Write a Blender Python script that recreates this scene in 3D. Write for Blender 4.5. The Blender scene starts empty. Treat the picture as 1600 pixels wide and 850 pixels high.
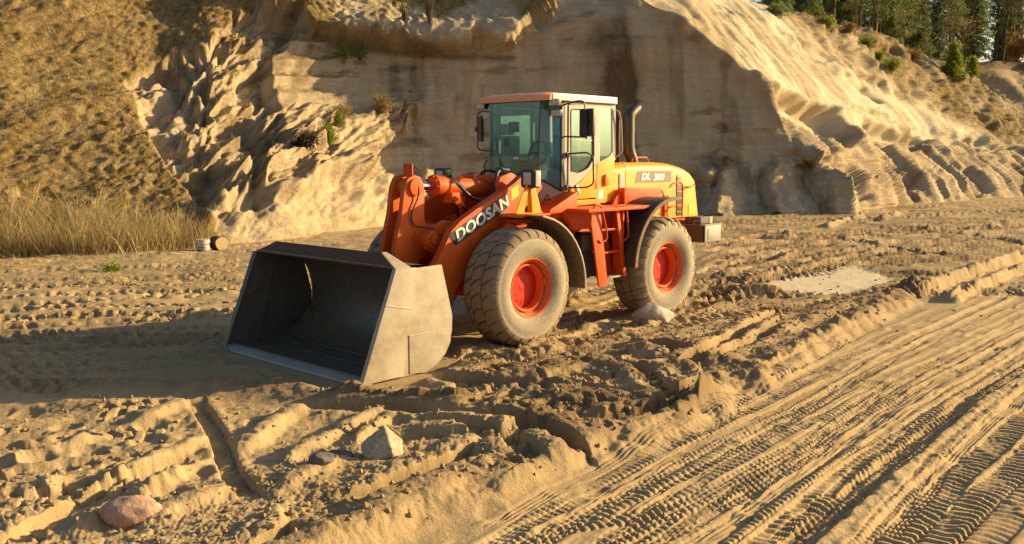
import bpy, bmesh, math, random
import numpy as np
from mathutils import Vector, Matrix, Euler
random.seed(7)
rng = np.random.default_rng(7)
S = bpy.context.scene
C = S.collection
PI = math.pi

# ------------------------------------------------------------ camera, sky, sun, exposure
CAMH, PITCH, FPX = 2.5312, 0.12484, 1456.06
cam = bpy.data.objects.new('camera', bpy.data.cameras.new('camera'))
C.objects.link(cam)
cam.location = (0, 0, CAMH)
cam.rotation_euler = (PI/2 - PITCH, 0, 0)
cam.data.sensor_width = 36
cam.data.lens = FPX/1600*36
cam.data.clip_start = 0.1
cam.data.clip_end = 6000
S.camera = cam
S.render.resolution_x, S.render.resolution_y = 1024, 544
S.view_settings.view_transform = 'Standard'
S.view_settings.look = 'None'
S.view_settings.exposure = 0.93
S.view_settings.gamma = 1
HAZE = .0006
SUN_EL, SUN_AZ = math.radians(17.5), math.radians(19)      # azimuth: 0 = +X, measured towards +Y
world = bpy.data.worlds.new('World')
S.world = world
world.use_nodes = True
wn = world.node_tree
sky = wn.nodes.new('ShaderNodeTexSky')
sky.sky_type = 'NISHITA'
sky.sun_disc = False
sky.sun_elevation = SUN_EL
sky.sun_rotation = PI/2 - SUN_AZ
sky.air_density = 1.0
sky.dust_density = 2.5
sky.ozone_density = 1.0
wn.links.new(sky.outputs[0], wn.nodes['Background'].inputs[0])
wn.nodes['Background'].inputs[1].default_value = 0.075
sl = bpy.data.lights.new('sun', 'SUN')
sl.energy = 5.0
sl.angle = math.radians(0.5)
sl.color = (1.0, 0.745, 0.37)
sun = bpy.data.objects.new('sun', sl)
C.objects.link(sun)
sdir = Vector((math.cos(SUN_EL)*math.cos(SUN_AZ), math.cos(SUN_EL)*math.sin(SUN_AZ), math.sin(SUN_EL)))
sun.rotation_euler = sdir.to_track_quat('Z', 'Y').to_euler()

# ------------------------------------------------------------ measuring helpers (pixel of the survey photo -> point in the pit)
cp, sp = math.cos(PITCH), math.sin(PITCH)
def ray(px, py):
    a, b = (px-800)/FPX, (py-425)/FPX
    return a, cp - b*sp, -sp - b*cp
def G(px, py):
    a, y, z = ray(px, py)
    t = CAMH/-z
    return (a*t, y*t)
def W(px, py, Y):
    a, y, z = ray(px, py)
    t = Y/y
    return (a*t, Y, CAMH + z*t)
def project(x, y, z):
    zc = y*cp - (z-CAMH)*sp
    zc = np.maximum(zc, 0.05)
    up = y*sp + (z-CAMH)*cp
    return 800 + FPX*x/zc, 425 - FPX*up/zc

# ------------------------------------------------------------ noise
def _hash(ix, iy, iz, seed):
    h = (ix.astype(np.uint32)*np.uint32(374761393) + iy.astype(np.uint32)*np.uint32(668265263)
         + iz*np.uint32(2147483647 & 0x7feb352d) + np.uint32(seed*2654435 % 4294967295))
    h ^= h >> np.uint32(15); h *= np.uint32(2246822519)
    h ^= h >> np.uint32(13); h *= np.uint32(3266489917)
    h ^= h >> np.uint32(16)
    return (h & np.uint32(0xffffff)).astype(np.float32)/np.float32(16777215)
Z0 = np.uint32(0)
def noise2(x, y, seed=0):
    fx, fy = np.floor(x), np.floor(y)
    ix, iy = fx.astype(np.int64), fy.astype(np.int64)
    tx, ty = (x-fx).astype(np.float32), (y-fy).astype(np.float32)
    out = 0
    ux, uy = tx*tx*(3-2*tx), ty*ty*(3-2*ty)
    def g(dx, dy):
        a = _hash(ix+dx, iy+dy, Z0, seed)*np.float32(2*PI)
        return np.cos(a)*(tx-dx) + np.sin(a)*(ty-dy)
    a, b, c, d = g(0, 0), g(1, 0), g(0, 1), g(1, 1)
    return 1.5*((a*(1-ux)+b*ux)*(1-uy) + (c*(1-ux)+d*ux)*uy)      # about -1..1
def fbm(x, y, seed=0, octv=4, gain=.5, lac=2.03):
    o, a = 0, 1.
    for k in range(octv):
        o = o + a*noise2(x, y, seed+k*17)
        x, y, a = x*lac+3.1, y*lac+7.7, a*gain
    return o
def billow(x, y, seed=0, octv=4, gain=.5):
    o, a = 0, 1.
    for k in range(octv):
        o = o + a*(1-2.2*np.abs(noise2(x, y, seed+k*13)))
        x, y, a = x*2.1+1.3, y*2.1+4.7, a*gain
    return o
def puff(x, y, seed=0, octv=4, gain=.5):
    o, a = 0, 1.
    for k in range(octv):
        o = o + a*(2.2*np.abs(noise2(x, y, seed+k*13))-.6)
        x, y, a = x*2.1+1.3, y*2.1+4.7, a*gain
    return o
def worley(x, y, seed=0):
    fx, fy = np.floor(x).astype(np.int64), np.floor(y).astype(np.int64)
    best = np.full(x.shape, 9., np.float32); sec = best.copy(); cid = np.zeros(x.shape, np.float32)
    for i in (-1, 0, 1):
        for j in (-1, 0, 1):
            a = _hash(fx+i, fy+j, Z0, seed); b = _hash(fx+i, fy+j, Z0, seed+5)
            d = np.hypot(fx+i+a-x, fy+j+b-y)
            m = d < best
            sec = np.where(m, best, np.minimum(sec, d))
            cid = np.where(m, _hash(fx+i, fy+j, Z0, seed+9), cid)
            best = np.where(m, d, best)
    return best, sec, cid
def sstep(a, b, x):
    t = np.clip((x-a)/(b-a), 0, 1)
    return t*t*(3-2*t)
def spline(pts, n=10):
    p = [np.array(q, float) for q in pts]
    p = [2*p[0]-p[1]] + p + [2*p[-1]-p[-2]]
    out = []
    for i in range(1, len(p)-2):
        for k in range(n):
            t = k/n
            out.append(.5*((2*p[i]) + (-p[i-1]+p[i+1])*t + (2*p[i-1]-5*p[i]+4*p[i+1]-p[i+2])*t*t
                           + (-p[i-1]+3*p[i]-3*p[i+1]+p[i+2])*t**3))
    out.append(p[-2])
    return np.array(out)
def polydist(X, Y, P):
    """along-line distance s, signed side distance n (+ = right of travel) to polyline P"""
    best = np.full(X.shape, 1e9); s = np.zeros(X.shape); sn = np.zeros(X.shape)
    acc = 0
    for (x0, y0), (x1, y1) in zip(P[:-1], P[1:]):
        dx, dy = x1-x0, y1-y0
        L = math.hypot(dx, dy)
        if L < 1e-6: continue
        dx, dy = dx/L, dy/L
        t = np.clip((X-x0)*dx+(Y-y0)*dy, 0, L)
        ex, ey = X-(x0+t*dx), Y-(y0+t*dy)
        d = np.hypot(ex, ey)
        m = d < best
        best = np.where(m, d, best)
        s = np.where(m, acc+t, s)
        sn = np.where(m, np.where(ex*dy-ey*dx >= 0, d, -d), sn)
        acc += L
    return s, sn, acc
def inpoly(X, Y, P, soft):
    """soft 0..1 mask, 1 inside polygon P"""
    inside = np.zeros(X.shape, bool)
    n = len(P)
    for i in range(n):
        x0, y0 = P[i]; x1, y1 = P[(i+1) % n]
        if y0 == y1: continue
        c = ((y0 > Y) != (y1 > Y)) & (X < (x1-x0)*(Y-y0)/(y1-y0)+x0)
        inside ^= c
    s, d, _ = polydist(X, Y, list(P)+[P[0]])
    d = np.abs(d)
    return sstep(-soft, soft, np.where(inside, d, -d))

# ------------------------------------------------------------ mesh helpers
def grid_mesh(name, V, nr, nc, wrap=False, smooth=True):
    me = bpy.data.meshes.new(name)
    i = np.arange(nr-1)[:, None]*nc; j = np.arange(nc-1)[None, :]
    a = (i+j).ravel()
    q = np.stack([a, a+1, a+nc+1, a+nc], 1)
    if wrap:
        i = np.arange(nr-1)*nc
        q = np.concatenate([q, np.stack([i+nc-1, i, i+nc, i+2*nc-1], 1)])
    me.vertices.add(len(V)); me.vertices.foreach_set('co', V.astype(np.float32).ravel())
    me.loops.add(q.size); me.loops.foreach_set('vertex_index', q.astype(np.int32).ravel())
    me.polygons.add(len(q)); me.polygons.foreach_set('loop_start', (np.arange(len(q))*4).astype(np.int32))
    me.polygons.foreach_set('use_smooth', np.full(len(q), smooth))
    me.update(calc_edges=True)
    return me
def poly_mesh(name, V, F, smooth=False):
    """V (n,3), F (m,k) equal-sized faces"""
    me = bpy.data.meshes.new(name); F = np.asarray(F)
    me.vertices.add(len(V)); me.vertices.foreach_set('co', np.asarray(V, np.float32).ravel())
    me.loops.add(F.size); me.loops.foreach_set('vertex_index', F.astype(np.int32).ravel())
    me.polygons.add(len(F)); me.polygons.foreach_set('loop_start', (np.arange(len(F))*F.shape[1]).astype(np.int32))
    me.polygons.foreach_set('use_smooth', np.full(len(F), smooth))
    me.update(calc_edges=True)
    return me
def attr(me, name, v):
    a = me.attributes.new(name, 'FLOAT', 'POINT'); a.data.foreach_set('value', np.asarray(v, np.float32))
def link(name, me, mat=None, parent=None, kind=None):
    o = bpy.data.objects.new(name, me); C.objects.link(o)
    if mat and len(me.materials) == 0: me.materials.append(mat)
    if parent: o.parent = parent
    if kind: o['kind'] = kind
    return o
def tag(o, label, cat=None, group=None):
    if label: o['label'] = label
    if cat: o['category'] = cat
    if group: o['group'] = group
    return o
def empty(name, loc, rz, label, cat, group=None):
    o = bpy.data.objects.new(name, None); C.objects.link(o); o.location = loc; o.rotation_euler = (0, 0, rz)
    o.empty_display_size = .3
    return tag(o, label, cat, group)

# ------------------------------------------------------------ materials
class NT:
    def __init__(s, name):
        s.m = bpy.data.materials.new(name); s.m.use_nodes = True
        s.t = s.m.node_tree; s.b = s.t.nodes['Principled BSDF']
    def n(s, typ, **k):
        o = s.t.nodes.new(typ)
        for a, v in k.items():
            if a.startswith('i_'): o.inputs[int(a[2:])].default_value = v
            else: setattr(o, a, v)
        return o
    def l(s, a, b): s.t.links.new(a, b)
    def noise(s, scale, detail=5, rough=.55, vec=None, dist=0):
        o = s.n('ShaderNodeTexNoise'); o.inputs['Scale'].default_value = scale
        o.inputs['Detail'].default_value = detail; o.inputs['Roughness'].default_value = rough
        o.inputs['Distortion'].default_value = dist
        if vec: s.l(vec, o.inputs['Vector'])
        return o.outputs['Fac']
    def ramp(s, fac, *stops):
        o = s.n('ShaderNodeValToRGB'); e = o.color_ramp.elements
        while len(e) < len(stops): e.new(.5)
        for i, (p, c) in enumerate(stops):
            e[i].position = p; e[i].color = (*c, 1) if len(c) == 3 else c
        s.l(fac, o.inputs[0]); return o.outputs[0]
    def mix(s, fac, a, b, blend='MIX'):
        o = s.n('ShaderNodeMix', data_type='RGBA', blend_type=blend)
        for sock, v in ((o.inputs[0], fac), (o.inputs[6], a), (o.inputs[7], b)):
            if hasattr(v, 'is_linked'): s.l(v, sock)
            elif isinstance(v, (int, float)): sock.default_value = v
            else: sock.default_value = (*v, 1)
        return o.outputs[2]
    def math(s, op, a, b=0., c=0., clamp=False):
        o = s.n('ShaderNodeMath', operation=op, use_clamp=clamp)
        for i, v in enumerate((a, b, c)):
            if hasattr(v, 'is_linked'): s.l(v, o.inputs[i])
            else: o.inputs[i].default_value = v
        return o.outputs[0]
    def attr(s, name): return s.n('ShaderNodeAttribute', attribute_name=name).outputs['Fac']
    def coords(s, which='Object'): return s.n('ShaderNodeTexCoord').outputs[which]
    def bump(s, h, strength, dist, prev=None):
        o = s.n('ShaderNodeBump'); o.inputs['Strength'].default_value = strength; o.inputs['Distance'].default_value = dist
        s.l(h, o.inputs['Height'])
        if prev: s.l(prev, o.inputs['Normal'])
        return o.outputs[0]
    def vmul(s, vec, sc):
        o = s.n('ShaderNodeMapping'); o.inputs['Scale'].default_value = sc; s.l(vec, o.inputs[0]); return o.outputs[0]
    def out(s, col=None, rough=None, normal=None, **k):
        for nm, v in (('Base Color', col), ('Roughness', rough), ('Normal', normal)):
            if v is None: continue
            if hasattr(v, 'is_linked'): s.l(v, s.b.inputs[nm])
            elif isinstance(v, (int, float)): s.b.inputs[nm].default_value = v
            else: s.b.inputs[nm].default_value = (*v, 1)
        for nm, v in k.items(): s.b.inputs[nm.replace('_', ' ')].default_value = v
        return s.m

def sand_material():
    t = NT('sand'); co = t.coords()
    big = t.noise(.35, 4, .6, co); mid = t.noise(3.5, 5, .6, co); fine = t.noise(45, 5, .7, co); grain = t.noise(170, 3, .7, co)
    base = t.ramp(mid, (.25, (.34, .24, .125)), (.5, (.46, .335, .18)), (.78, (.62, .475, .275)))
    base = t.mix(t.math('MULTIPLY', big, .35), base, (.45, .33, .18))
    moist_shade = t.math('ADD', t.attr('moist_shade'), t.math('MULTIPLY', t.math('SUBTRACT', mid, .5), .9), clamp=True)
    base = t.mix(moist_shade, base, t.ramp(fine, (.3, (.15, .092, .045)), (.7, (.28, .185, .098))))
    base = t.mix(t.attr('pale'), base, (.68, .58, .41))
    sp_ = t.ramp(grain, (.30, (.55, .55, .55)), (.5, (1, 1, 1)), (.74, (1.25, 1.25, 1.25)))
    base = t.mix(.8, base, sp_, 'MULTIPLY')
    n = t.bump(fine, .55, .03); n = t.bump(grain, .35, .008, n)
    return t.out(base, .95, n, Specular_IOR_Level=.15)
def cliff_material():
    t = NT('cliff_sand'); co = t.coords()
    big = t.noise(.22, 4, .6, co); mid = t.noise(1.6, 6, .65, co); fine = t.noise(14, 6, .7, co)
    strata_v = t.vmul(co, (.12, .12, 2.2)); strata = t.noise(1.5, 6, .65, strata_v, 1.2)
    drip = t.noise(1.0, 5, .6, t.vmul(co, (1.6, 1.6, .14)))
    base = t.ramp(strata, (.25, (.50, .385, .24)), (.5, (.62, .50, .335)), (.75, (.70, .59, .42)))
    base = t.mix(t.math('MULTIPLY', big, .45), base, (.38, .30, .195))
    base = t.mix(t.ramp(drip, (.42, (0, 0, 0)), (.66, (.38, .38, .38))), base, (.36, .25, .14))
    base = t.mix(t.ramp(fine, (.35, (.3, .3, .3)), (.6, (0, 0, 0))), base, (.22, .155, .08))
    moist_shade = t.math('ADD', t.attr('moist_shade'), t.math('MULTIPLY', t.math('SUBTRACT', mid, .5), .7), clamp=True)
    moist_shade = t.math('MULTIPLY', moist_shade, t.math('GREATER_THAN', t.attr('moist_shade'), .01))
    base = t.mix(moist_shade, base, t.ramp(fine, (.3, (.10, .062, .03)), (.7, (.19, .125, .065))))
    base = t.mix(t.attr('pale'), base, (.68, .58, .40))
    g = t.attr('grass')
    gm = t.math('MULTIPLY', g, t.math('ADD', t.math('MULTIPLY', mid, 1.6), .1), clamp=True)
    gcol = t.ramp(t.noise(5, 5, .7, co), (.3, (.10, .065, .022)), (.5, (.22, .15, .055)), (.75, (.38, .27, .105)))
    base = t.mix(gm, base, gcol)
    n = t.bump(strata, .12, .08); n = t.bump(mid, .5, .16, n); n = t.bump(t.noise(5, 6, .7, co), .6, .12, n); n = t.bump(fine, .8, .08, n); n = t.bump(t.noise(38, 4, .7, co), .5, .03, n)
    return t.out(base, .95, n, Specular_IOR_Level=.1)
def blade_material(name, c0, c1, c2, trans=.25):
    t = NT(name)
    r = t.attr('tint')
    col = t.ramp(r, (0, c0), (.5, c1), (1, c2))
    t.out(col, .75, Specular_IOR_Level=.2)
    t.b.inputs['Subsurface Weight'].default_value = 0
    tr = t.n('ShaderNodeBsdfTranslucent'); t.l(col, tr.inputs[0])
    mx = t.n('ShaderNodeMixShader'); mx.inputs[0].default_value = trans
    t.l(t.b.outputs[0], mx.inputs[1]); t.l(tr.outputs[0], mx.inputs[2])
    t.l(mx.outputs[0], t.t.nodes['Material Output'].inputs[0])
    return t.m
def stone_material(name, a, b, c, scale=6):
    t = NT(name); co = t.coords()
    n1 = t.noise(scale, 6, .65, co); n2 = t.noise(scale*7, 5, .7, co)
    col = t.ramp(n1, (.3, a), (.5, b), (.72, c))
    col = t.mix(t.ramp(n2, (.4, (.5, .5, .5)), (.6, (0, 0, 0))), col, tuple(v*.5 for v in a))
    n = t.bump(n1, .4, .05); n = t.bump(n2, .4, .01, n)
    return t.out(col, .85, n, Specular_IOR_Level=.3)
M = {}
M['sand'] = sand_material()
M['cliff'] = cliff_material()
M['hill_grass'] = blade_material('hill_grass', (.15, .095, .028), (.33, .225, .075), (.58, .42, .17))
M['reed'] = blade_material('reed', (.26, .19, .08), (.46, .35, .16), (.62, .50, .27))
M['green_leaf'] = blade_material('green_leaf', (.11, .15, .02), (.24, .29, .04), (.38, .40, .07), .35)
M['needle'] = blade_material('needle', (.10, .14, .05), (.20, .26, .09), (.33, .36, .13), .25)
M['rust_leaf'] = blade_material('rust_leaf', (.20, .12, .05), (.34, .20, .08), (.44, .29, .12), .3)
M['twig'] = blade_material('twig', (.12, .085, .05), (.22, .16, .09), (.33, .25, .15), .1)
M['bark'] = stone_material('bark', (.07, .045, .03), (.13, .085, .055), (.22, .14, .08), 5)
M['dead_root'] = stone_material('dead_root', (.03, .02, .012), (.06, .04, .022), (.1, .065, .035), 5)

# ============================================================ THE GROUND
def build_ground():
    az_f = np.arange(-.62, .6201, .00112)
    az_c = np.concatenate([np.linspace(.64, 2*PI-.64, 46)])
    az = np.concatenate([az_f, az_c])
    th = np.concatenate([np.linspace(1.45, .46, 14), np.arange(.455, .26, -.00072), np.arange(.26, .040, -.00052), np.linspace(.0385, .004, 30), [.002, .0012]])
    d = CAMH/np.tan(th)
    AZ, D = np.meshgrid(az, d)
    X = (D*np.sin(AZ)).ravel(); Y = (D*np.cos(AZ)).ravel(); Dr = D.ravel()
    px, py = project(X, Y, np.zeros_like(X))
    front = Y > .5
    px = np.where(front, px, -5000); py = np.where(front, py, 5000)
    near = (Dr < 75) & (Dr > 2.5) & front
    idx = np.nonzero(near)[0]
    x, y, u, v = X[idx], Y[idx], px[idx], py[idx]
    cell = Dr[idx]**2/CAMH*.0006+.004                       # radial size of a mesh cell
    H = .035*fbm(x*.45, y*.45, 3, 3) + .014*fbm(x*2, y*2, 5, 3)
    moist_shade = .12 + .18*sstep(-.3, .8, fbm(x*.5, y*.5, 41, 3))
    pale = np.zeros_like(x)
    # ---- masks, outlined on the survey photo and laid on the ground
    wob = 14*fbm(x*.8, y*.8, 77, 3); uu, vv = u+wob, v+wob*.6
    edge = [(430, 900), (560, 850), (640, 815), (720, 770), (900, 735), (960, 680), (1075, 655), (1115, 600), (1180, 575), (1270, 520), (1420, 455), (1600, 385), (1900, 300)]
    road = inpoly(uu, vv, edge+[(4500, 300), (4500, 3000), (430, 3000)], 10)
    churn = inpoly(uu, vv, [(-400, 1200), (-300, 770), (60, 740), (300, 790), (470, 700), (600, 655), (760, 640), (690, 560), (760, 540), (980, 500), (1060, 470), (1250, 470), (1430, 455)] + edge[::-1][3:] + [(430, 1200)], 22)
    left_f = inpoly(uu, vv, [(-600, 655), (0, 650), (300, 622), (560, 628), (700, 650), (560, 720), (300, 800), (100, 1000), (-600, 1000)], 18)
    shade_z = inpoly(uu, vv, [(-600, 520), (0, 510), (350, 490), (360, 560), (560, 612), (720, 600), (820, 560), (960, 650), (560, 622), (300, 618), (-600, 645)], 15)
    far_r = inpoly(uu, vv, [(1070, 320), (2300, 290), (2300, 350), (1600, 395), (1420, 455), (1250, 475), (1060, 480)], 12)
    mid_l = inpoly(uu, vv, [(-900, 395), (330, 385), (620, 350), (620, 390), (400, 420), (350, 490), (0, 515), (-900, 520)], 12)
    # churned sand: clods
    a1 = np.clip(1-cell/.30, 0, 1); a2 = np.clip(1-cell/.10, 0, 1); a3 = np.clip(1-cell/.05, 0, 1)
    cl = .040*puff(x*1.1, y*1.1, 11, 2)*a1 + .030*puff(x*3.2, y*3.2, 13, 2)*a1 + .020*puff(x*8, y*8, 15, 2)*a2 + .009*puff(x*19, y*19, 17, 2)*a3
    w1, w2, cid = worley(x*9, y*9, 21)
    cl += .022*np.clip(1-w1*1.5, 0, 1)*(cid > .35)*a2
    w1, w2, cid2 = worley(x*21, y*21, 25)
    cl += .012*np.clip(1-w1*1.5, 0, 1)*(cid2 > .3)*a3
    rough_var = sstep(-.2, .7, fbm(x*.7, y*.7, 33, 3))
    H += churn*(.03 + cl*(.18+.45*rough_var) + (.006*puff(x*26, y*26, 19, 2) + .010*puff(x*12, y*12, 20, 2))*a3)
    moist_shade += churn*.42*rough_var + .25*shade_z  # churned sand is damp; the loader's shadow area is painted darker
    # left foreground: footprints, lumps
    H += left_f*(.010*billow(x*1.8, y*1.8, 51, 3)*a1 + .010*fbm(x*12, y*12, 52, 3)*a2)
    def prints(mask, sc, seed, depth, thr, r):
        nonlocal H
        w, _, c = worley(x*sc, y*sc, seed)
        p = np.where(c > thr, 1-sstep(r*.55, r, w), 0)
        rim = np.where(c > thr, np.exp(-((w-r*1.15)/(.28*r))**2), 0)
        H += mask*(-depth*p + depth*.4*rim)*a1
    prints(np.clip(left_f, 0, 1), 2.2, 61, .035, .6, .36)
    prints(np.clip(shade_z*.8, 0, 1), 2.0, 62, .02, .6, .4)
    prints(road, 2.6, 63, .022, .72, .4)
    H += far_r*(.05*fbm(x*.4, y*.8, 71, 3) + .025*puff(x*.8, y*1.5, 72, 4))
    H += mid_l*(.035*fbm(x*.6, y*1.2, 73, 3) + .02*puff(x*1.1, y*2.2, 74, 4))
    H += shade_z*(.025*fbm(x*.6, y*2.0, 731, 4) + .008*puff(x*2.2, y*3.2, 741, 3))
    H += (1-road)*(1-churn)*(1-left_f)*(.008*puff(x*1.6, y*2.2, 743, 4))
    H += (1-road)*.008*fbm(x*9, y*9, 75, 3)*a2
    H = H*(1-.55*road) - road*.06
    H += road*.005*fbm(x*7, y*7, 76, 4)*a2
    moist_shade += .55*far_r*sstep(-.5, .5, fbm(x*.4, y*.9, 79, 3)) - .12*road
    Hrut = np.zeros_like(x)
    def track(pts, w, depth, tread, pitch, amp, berm=.02, bw=.06, seed=0, flat=.85, wig=.015, crumble=.0, damp=0., fade=None, brk=0.):
        nonlocal H, moist_shade
        P = spline([G(*q) for q in pts], 8)
        hw = w/2; ext = hw+3*bw+.05
        bb = np.nonzero((x > P[:, 0].min()-ext) & (x < P[:, 0].max()+ext) & (y > P[:, 1].min()-ext) & (y < P[:, 1].max()+ext))[0]
        if len(bb) == 0: return
        X_, Y_ = x[bb], y[bb]
        s, n, L = polydist(X_, Y_, P)
        k = np.nonzero(np.abs(n) < ext)[0]
        bb, s, n, X_, Y_ = bb[k], s[k], n[k], X_[k], Y_[k]
        n = n + wig*fbm(s*.9, s*0+seed, seed+3, 2) + .3*wig*noise2(s*6, s*0+seed, seed+4)
        c = cell[bb]
        e = np.minimum(.05, hw*.4)
        ins = sstep(hw, hw-e*.45, np.abs(n))
        ends = sstep(0, .5, s)*sstep(L, L-.5, s)
        if brk: ends = ends*sstep(-brk-.25, -brk+.1, fbm(X_*1.1, Y_*1.1, seed+50, 2))
        q = n/hw
        am = amp*np.clip(1.7-c/(pitch*.55), 0, 1)
        if tread == 'lug':           # two rows of slanted bars
            ph = s/pitch + .45*np.abs(q) + .5*(q > 0) + .15*fbm(s*1.1, q, seed, 2)
            t = sstep(.25, .55, .5+.5*np.sin(2*PI*ph))*np.where(np.abs(q) < .07, .3, 1)
        elif tread == 'bar':         # bowed cross bars
            ph = s/pitch + .55*q*q + .22*fbm(s*1.3, q*.8, seed, 2)
            t = sstep(.3, .6, .5+.5*np.sin(2*PI*ph))
        elif tread == 'block':
            ph = s/pitch; row = np.floor((q+1)*2.0)
            t = sstep(.2, .45, .5+.5*np.sin(2*PI*(ph+.5*(row % 2))))*sstep(.1, .3, np.abs(((q+1)*2.0) % 1-.5)*-1+.5)
        elif tread == 'rib':
            t = .5+.5*np.cos(q*PI*4)+0*s
        else: t = 0*s
        wear = sstep(-.6, .25, fbm(X_*2.2, Y_*2.2, seed+9, 3)); am = am*(.25+.75*sstep(-.7, -.1, fbm(X_*.9, Y_*.9, seed+19, 2)))
        h_in = -depth + am*(t-.4)*(.35+.65*wear)
        b = berm*np.exp(-((np.abs(n)-hw-bw*.6)/bw)**2)*(.6+.5*noise2(s*1.7, np.sign(n)*3+s*0, seed+6))
        if crumble: b = b + crumble*puff(X_*7, Y_*7, seed+7, 2)*np.exp(-((np.abs(n)-hw-bw)/(bw*1.1))**2)*np.clip(1-c/.1, 0, 1)
        ref = Hrut[bb]
        low = H[bb]*(1-flat) + flat*np.minimum(H[bb], .02+.3*H[bb])
        H[bb] = H[bb]*(1-ins*ends) + (low + h_in)*ins*ends + b*(1-ins)*ends
        moist_shade[bb] += damp*ins*ends
    def ridge(pts, h, w, seed=0, rough=.4, steep=1., damp=0.):
        """raised bank, steep on the right-hand side when steep > 1"""
        nonlocal H, moist_shade
        P = spline([G(*q) for q in pts], 8); ext = 3*w
        bb = np.nonzero((x > P[:, 0].min()-ext) & (x < P[:, 0].max()+ext) & (y > P[:, 1].min()-ext) & (y < P[:, 1].max()+ext))[0]
        s, n, L = polydist(x[bb], y[bb], P)
        k = np.nonzero(np.abs(n) < ext)[0]; bb, s, n = bb[k], s[k], n[k]
        n = n + .22*w*fbm(x[bb]*1.6, y[bb]*1.6, seed+2, 3)
        wd = np.where(n > 0, w/steep, w)
        pr_ = np.exp(-(np.abs(n)/wd)**2.6)
        ends = sstep(0, .35, s)*sstep(L, L-.35, s)
        v_ = 1+rough*1.1*fbm(x[bb]*2.2, y[bb]*2.2, seed, 4)
        v_ = v_ + rough*.35*puff(x[bb]*6, y[bb]*6, seed+8, 2)*np.clip(1-cell[bb]/.12, 0, 1)
        H[bb] += h*pr_*ends*v_
        moist_shade[bb] += damp*pr_*ends
    # ---- old wheel tracks over the whole floor
    rr = np.random.default_rng(17)
    for i in range(14):
        y0 = 404+i*9.8+rr.uniform(-4, 4); sl = rr.uniform(-26, 4)
        track([(-320, y0+14-sl*.3), (-60, y0+6), (140, y0+sl*.4+rr.uniform(-4, 4)), (330, y0+sl*.8), (430+rr.uniform(0, 160), y0+sl*1.1-8)], rr.uniform(.32, .55), rr.uniform(.02, .05),
              ['lug', 'bar', 'lug', 'block'][i % 4], rr.uniform(.16, .26), rr.uniform(.05, .085), .035, .07, 400+i, .85, .05, brk=1.1)
    for i in range(18):
        y0 = 330+i*8.5+rr.uniform(-4, 4); sl = rr.uniform(10, 75)
        track([(1000+rr.uniform(-20, 120), y0+sl*.5), (1180, y0+sl*.22), (1350, y0-sl*.05+rr.uniform(-4, 4)), (1520, y0-sl*.3), (1780, y0-sl*.62)], rr.uniform(.35, .6), rr.uniform(.03, .06),
              ['lug', 'lug', 'bar'][i % 3], rr.uniform(.2, .3), rr.uniform(.06, .10), .05, .09, 430+i, .85, .07, brk=.9, damp=.08)
    for i in range(8):
        y0 = 520+i*12; 
        track([(-320, y0+18), (0, y0+6), (200, y0+rr.uniform(-5, 5)), (360, y0-4), (520, y0-6+rr.uniform(-6, 6))], rr.uniform(.3, .5), .02, 'lug', .2, .03, .03, .10, 460+i, .6, .06, brk=.3)
    for i in range(4):
        y0 = 655+i*38
        track([(-320, y0+70), (-60, y0+28), (140, y0-2), (290, y0-24+rr.uniform(-5, 5))], rr.uniform(.28, .4), .03, 'lug', .17, .06, .03, .07, 470+i, .6, .04, brk=.35)
    for i in range(9):
        y0 = 470+i*22
        track([(700+rr.uniform(-60, 60), y0+110), (830, y0+60), (960, y0+22), (1090+rr.uniform(-20, 60), y0-14)], rr.uniform(.4, .55), .04, 'lug', .22, .05, .04, .10, 480+i, .5, .05, brk=.2, damp=.1)
    # ---- middle shade zone and the long ditch
    ridge([(-300, 606), (0, 600), (180, 604), (330, 606), (480, 617), (620, 632), (760, 640)], .07, .22, 101, .3, 1, .3)
    ridge([(-100, 566), (120, 560), (300, 572), (420, 590)], .05, .25, 102)
    ridge([(-200, 640), (60, 632), (200, 640), (300, 625)], .05, .2, 103, .3)
    ridge([(500, 622), (640, 633), (780, 640), (880, 668), (930, 700)], .10, .22, 104, .4, 1, .5)
    ridge([(700, 568), (800, 585), (870, 580), (950, 575), (1010, 600)], .12, .26, 105, .5, 1, .55)
    ridge([(820, 622), (930, 634), (1040, 640), (1110, 610)], .11, .28, 106, .5, 1, .45)
    ridge([(1050, 590), (1100, 560), (1120, 580)], .12, .3, 107, .5, 1, .6)
    ridge([(980, 560), (1060, 545), (1110, 560)], .12, .3, 1071, .5, 1, .3)
    ridge([(640, 600), (720, 590), (760, 610)], .06, .2, 108, .6)
    ridge([(690, 560), (720, 548), (800, 553), (900, 530), (1000, 520)], .07, .22, 109, .5, 1, .2)
    # bank between churned strip and the road
    ridge([(380, 900), (560, 838), (640, 800), (760, 765), (850, 725), (905, 690)], .10, .22, 110, .4, 1.3, .1)
    ridge([(500, 800), (640, 775), (760, 735)], .05, .2, 1101, .5, 1.3, .2)
    ridge([(1110, 650), (1120, 605), (1190, 585), (1260, 545), (1330, 505), (1420, 465)], .17, .26, 111, .5, 1.4, .35)
    ridge([(930, 700), (1020, 670), (1090, 640)], .08, .26, 112, .5, 1.2, .2)
    ridge([(1180, 525), (1260, 500), (1340, 478), (1430, 452)], .12, .3, 113, .5, 1.3, .3)
    ridge([(1425, 462), (1480, 440), (1540, 418), (1600, 402), (1700, 380), (1900, 350)], .24, .24, 114, .15, 2.2)
    ridge([(1485, 470), (1540, 442), (1600, 420), (1700, 398), (1900, 365)], .18, .18, 115, .12, 2.4)
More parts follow.
